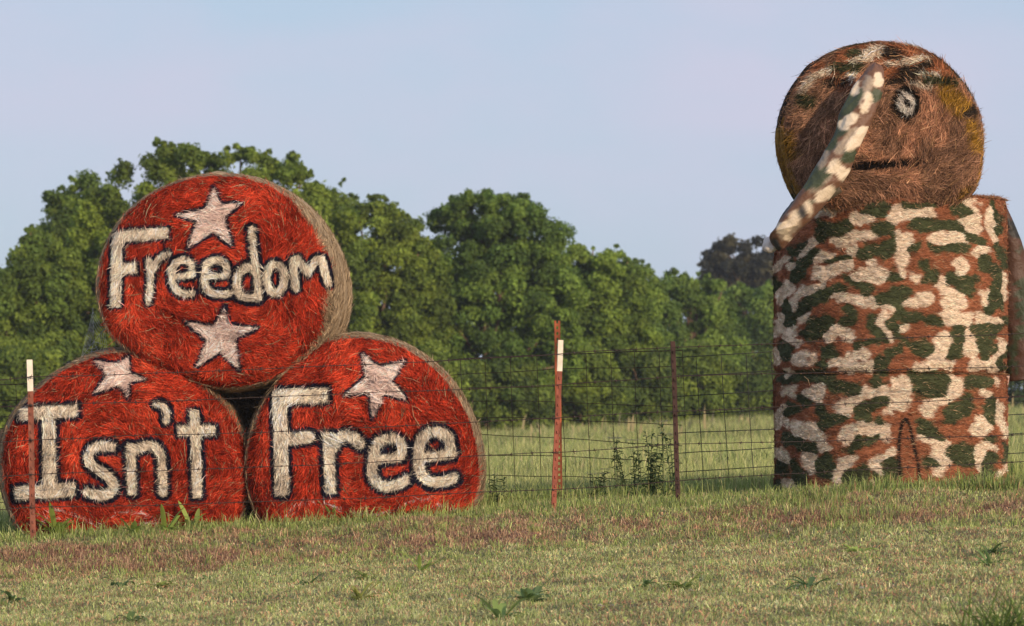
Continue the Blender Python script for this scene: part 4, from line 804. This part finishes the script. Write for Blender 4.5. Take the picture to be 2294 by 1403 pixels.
m = MB().add(V, Fs, CV)
n_ = 22000; X = rng.uniform(-5.2, 5.2, n_); Y = rng.uniform(24.6, 26.2, n_); C = gcol_(n_, [(5, .25, .32, .09), (3, .34, .38, .14), (2, .42, .34, .18)])
V, Fs, CV = blades(np.stack([X, Y, ground_z(X, Y) - .006], 1), rng.uniform(.02, .075, n_), np.abs(rng.normal(.5, .35, n_)), rng.uniform(.003, .006, n_), C); m.add(V, Fs, CV)
m.add(*tufts(420, -3.3, 0, 24.62, 24.96, (.03, .085), (5, 14), GT)); m.add(*tufts(230, -3.25, .1, 24.72, 24.97, (.09, .17), (2, 6), GT)); m.add(*tufts(110, 1.5, 3.3, 24.7, 25.0, (.09, .17), (2, 6), GT)); m.add(*tufts(260, 0, 3.5, 24.6, 25.0, (.04, .11), (5, 14), GT))
n_ = 34000; X = rng.uniform(-5.4, 5.4, n_); Y = rng.uniform(25.9, 28.5, n_); C = gcol_(n_, [(5, .25, .32, .085), (3, .34, .37, .13), (1, .42, .37, .17)])
V, Fs, CV = blades(np.stack([X, Y, ground_z(X, Y) - .01], 1), rng.uniform(.07, .2, n_), np.abs(rng.normal(.4, .3, n_)), rng.uniform(.003, .006, n_), C); m.add(V, Fs, CV)
tag(m.build('fence_line_grass', M['grass'], smooth=False), 'longer uncut grass blades along the foot of the fence and bales', 'grass', kind='stuff')
# hay field behind
m = MB()
for (y0, y1, cnt, hh, ww) in ((27.5, 36, 60000, (.08, .2), (.004, .007)), (36, 55, 60000, (.12, .28), (.007, .012)), (55, 90, 60000, (.16, .36), (.012, .02)), (90, 125, 26000, (.2, .45), (.02, .03))):
    X, Y = scatter(int(cnt * 1.3), -y1 * .175, y1 * .175, y0, y1); cnt = len(X); pn = fbm(np.stack([X * .25, Y * .12, 0 * X], 1), 61, 3)
    C = gcol_(cnt, [(5, .34, .37, .13), (3, .42, .42, .17), (2, .24, .30, .09), (1, .50, .44, .22)]) * (.6 + .7 * pn)[:, None]
    V, Fs, CV = blades(np.stack([X, Y, ground_z(X, Y) - .01], 1), rng.uniform(*hh, cnt), np.abs(rng.normal(.3, .25, cnt)), rng.uniform(*ww, cnt), C); m.add(V, Fs, CV)
# pale seed plumes standing above the far grass
n_ = 700; X, Y = scatter(n_, -12, 13, 60, 92); h = rng.uniform(.15, .45, n_) * (.5 + rng.uniform(0, 1, n_) ** 3); P = np.stack([X, Y, ground_z(X, Y) + h * .5], 1)
V, Fs, CV = blades(P, h * .6, np.abs(rng.normal(.15, .2, n_)), rng.uniform(.018, .05, n_), np.tile([.42, .34, .17], (n_, 1)) * rng.uniform(.7, 1.1, (n_, 1))); m.add(V, Fs, CV)
tag(m.build('field_grass', M['grass'], smooth=False), 'pale yellow green hay field grass stretching back to the trees', 'grass', kind='stuff')

# ------------------------------------------------------------------ single weeds and plants
def leaf_strip(mb, base, az, L, wd, arch, col, tilt=.9, ns=8):
    t = np.linspace(0, 1, ns); D = np.array([math.cos(az), math.sin(az), 0]); B = np.array([-math.sin(az), math.cos(az), 0])
    ctr = base + D * (L * t * (1 - .25 * arch * t))[:, None] + np.array([0, 0, 1.]) * (L * (tilt * t - arch * t * t))[:, None]
    w = wd * np.sin(np.clip(t * .93 + .07, 0, 1) * np.pi) ** .7 * .5
    V = np.concatenate([ctr - B * w[:, None] + [0, 0, .004], ctr, ctr + B * w[:, None] + [0, 0, .004]])
    q = np.array([(i, i + 1, i + 1 + ns, i + ns) for i in range(ns - 1)] + [(i + ns, i + 1 + ns, i + 1 + 2 * ns, i + 2 * ns) for i in range(ns - 1)]); mb.add(V, q, np.array(col) * random.uniform(.8, 1.25))
def weed(px, py, n_, L, wd, label, col=(.13, .17, .04), arch=.8, tilt=.9, name='broadleaf_weed', cat='weed', group='leafy weeds in the lawn'):
    g_ = at(px, py); root = empty(name, g_, 0, label, cat, group); m = MB(); L *= 1.3; wd *= 1.25; tilt += .3; arch += .15; n_ = int(n_ * 1.4); col = tuple(2.2 * v for v in col)
    for k in range(n_):
        leaf_strip(m, np.array([random.uniform(-.015, .015), random.uniform(-.015, .015), -.003]), random.uniform(0, 6.28), L * random.uniform(.6, 1.15), wd * random.uniform(.75, 1.2), arch * random.uniform(.6, 1.2), col, tilt * random.uniform(.5, 1.2))
    m.build('leaves', M['leaf'], root); return root
DKG = (.065, .095, .028)
weed(30, 1352, 4, .11, .03, 'dark broad leaved weed at the left edge of the lawn', DKG)
weed(272, 1318, 5, .10, .026, 'weed with an arched dark leaf in the lawn below the Isn\'t bale', DKG)
weed(352, 1316, 7, .10, .022, 'flat spreading yellow green weed in the lawn below the letter n', (.13, .15, .03), .5, .5)
weed(466, 1304, 3, .06, .016, 'tiny dark weed sprig in the lawn below the gap between the two lower bales', DKG)
weed(690, 1312, 4, .09, .026, 'small weed with one curled leaf in the lawn below the Free bale', DKG)
weed(805, 1348, 9, .10, .016, 'yellow tinged leafy weed nearest below the letter e of the Free bale', (.17, .17, .04), .4, 1)
weed(822, 1300, 7, .09, .018, 'low green weed just under the dead grass strip below the Free bale', (.12, .14, .035), .5, .7)
weed(945, 1282, 8, .10, .016, 'bright green tufted weed at the dead grass edge left of the fence posts', (.15, .19, .04), .5, 1)
weed(1185, 1352, 10, .12, .036, 'large broad leaved weed in the lawn below the front white tipped post', (.10, .14, .05), .5, .9)
weed(1120, 1392, 9, .12, .03, 'broad leaved weed at the bottom edge of the photo left of centre', (.12, .16, .045), .5, 1)
weed(1440, 1318, 5, .09, .02, 'dark thin leaved weed in the lawn below the dark rusty post', DKG)
weed(1530, 1322, 9, .11, .022, 'yellow green leafy weed in the lawn right of the dark rusty post', (.14, .17, .04), .5, .8)
weed(1815, 1318, 10, .12, .026, 'dark clover like weed among white flowers below the camouflage bales', (.07, .11, .035), .5, .6)
weed(1925, 1240, 12, .09, .022, 'bright lime green weed in the lawn below the painted arch', (.20, .25, .055), .5, .6)
weed(2225, 1242, 8, .09, .02, 'dark green weed in the lawn near the right edge just under the dead grass', DKG, .5, .6)
weed(2215, 1268, 8, .09, .016, 'small spiky green weed near the right edge of the lawn', (.10, .15, .05), .4, .8)
weed(295, 1396, 4, .09, .03, 'dark curled weed leaf at the bottom edge of the photo near the left', DKG)
weed(128, 1202, 14, .15, .024, 'tall strappy green weed at the foot of the Isn\'t bale beside the left post', (.15, .20, .04), .5, 1.2)
weed(300, 1200, 5, .10, .024, 'green weed at the foot of the Isn\'t bale below its letter s', (.13, .18, .04), .5, 1)
weed(375, 1196, 6, .12, .030, 'upright green weed at the foot of the Isn\'t bale below its letter n', (.15, .20, .04), .5, 1.1)
weed(432, 1188, 6, .12, .024, 'upright green weed at the foot of the Isn\'t bale below its letter t', (.15, .19, .045), .5, 1.1)
weed(745, 1168, 12, .09, .018, 'bright green leafy weed at the foot of the Free bale below its letter r', (.14, .20, .045), .4, 1.1)
g_ = at(2258, 1440); root = empty('grass_clump', g_, 0, 'dark green clump of long grass in the bottom right corner', 'grass clump'); m = MB()
for k in range(190):
    a = random.uniform(0, 6.28); leaf_strip(m, np.array([random.gauss(0, .09), random.gauss(0, .06), -.005]), a, random.uniform(.09, .18), random.uniform(.004, .008), random.uniform(.2, .8), (.13, .20, .045), random.uniform(.8, 1.9))
m.build('leaves', M['grass'], root)

def tall_weed(px, py, h, label, umbel, Y=26.1, ns=4, col=(.075, .115, .035), spread=.06):
    X = (px - 1147) / F * Y; root = empty('tall_weed', (X, Y, float(ground_z(X, Y))), 0, label, 'weed', 'tall weeds along the wire fence'); st = MB(); lf = MB(); fl = MB()
    for k in range(ns):
        hh = h * random.uniform(.6, 1.0); dx, dy = random.gauss(0, spread), random.gauss(0, .04); P = np.array([(dx * t * .8, dy * t, hh * t - .01 * (t == 0)) for t in np.linspace(0, 1, 6)]) + [random.gauss(0, .03), random.gauss(0, .03), 0]
        st.add(*tube(P, np.linspace(.004, .0018, 6), 5), C=(.10, .13, .05))
        for q in range(26):
            t = random.uniform(.05, .97); c = np.array([np.interp(t, np.linspace(0, 1, 6), P[:, i]) for i in range(3)]); leaf_strip(lf, c, random.uniform(0, 6.28), random.uniform(.03, .075) * (1.15 - .5 * t), random.uniform(.008, .016), random.uniform(.2, .8), col, random.uniform(.1, 1), 5)
        if umbel:
            tp = P[-1]
            for q in range(40):
                a = random.uniform(0, 6.28); r = .045 * math.sqrt(random.random()); c = tp + [math.cos(a) * r, math.sin(a) * r, random.uniform(0, .01)]
                d = np.array([[1, 0, 0], [0, 1, 0], [-1, 0, .3], [0, -1, .3]]) * random.uniform(.004, .008); fl.add(c + d, np.array([(0, 1, 2, 3)]), (.55, .52, .42))
            fl.build('flower_head', M['rag'], root); fl = MB()
    st.build('stem', M['grass'], root); lf.build('leaves', M['leaf'], root)
tall_weed(1465, 1120, .46, 'bushy dark green tall weed growing just left of the dark rusty post', False, 26.0, 9, (.055, .10, .04), .05)
tall_weed(1405, 1120, .44, 'slender tall weed with flat pale flower heads left of the bushy one', True, 26.2, 5)
tall_weed(1500, 1115, .52, 'tall weed with pale flat flower heads leaning on the dark rusty post', True, 26.0, 3, (.06, .11, .045), .03)
tall_weed(1345, 1130, .26, 'short thin weed in the grass midway between the fence posts', True, 26.3, 3)
tall_weed(1120, 1130, .28, 'short thin weed beside the right edge of the Free bale', False, 26.2, 3, (.10, .14, .05))

# clover blossoms in the lawn
cm = MB()
for q in range(26):
    a = rng.normal(0, 1, 3); a /= np.linalg.norm(a); a[2] = abs(a[2]); c = a * .007 + [0, 0, .045]; d = np.array([[1, 0, 0], [0, 1, .2], [-1, 0, 0], [0, -1, -.2]]) * .005; cm.add(c + d, np.array([(0, 1, 2, 3)]), (.62, .56, .44))
cm.add(*tube([(0, 0, -.01), (.003, 0, .045)], .0012, 5), C=(.12, .16, .05))
first = None
for (px, py) in [(1752, 1322), (1790, 1330), (1812, 1312), (1868, 1326), (1880, 1338), (1905, 1352), (1930, 1345), (1782, 1362), (1700, 1350), (1862, 1388), (1925, 1378), (1548, 1352), (1505, 1362), (1372, 1384), (1345, 1388), (1008, 1372)]:
    g_ = at(px, py)
    if first is None: first = o = cm.build('clover_flower', M['rag'])
    else: o = first.copy(); COL.objects.link(o)
    o.location = g_; o.rotation_euler = (0, 0, random.uniform(0, 6)); s_ = random.uniform(.8, 1.3); o.scale = (s_, s_, s_)
    tag(o, 'small cream white clover flower among the short lawn grass', 'flower', 'clover flowers scattered in the lawn')

# ------------------------------------------------------------------ thin morning haze
hm = bpy.data.materials.new('haze_air'); hm.use_nodes = True; n = hm.node_tree.nodes; l = hm.node_tree.links
n.remove(n['Principled BSDF']); pv = n.new('ShaderNodeVolumePrincipled'); pv.inputs['Color'].default_value = (.86, .92, 1, 1); pv.inputs['Density'].default_value = .00035; pv.inputs['Anisotropy'].default_value = 0
l.new(pv.outputs[0], n['Material Output'].inputs['Volume'])
hz = MB().add(*boxv(-420, 420, -60, 620, -6, 14)).build('haze', hm, smooth=False)
tag(hz, 'thin pale morning haze softening the far trees', 'haze', kind='stuff')
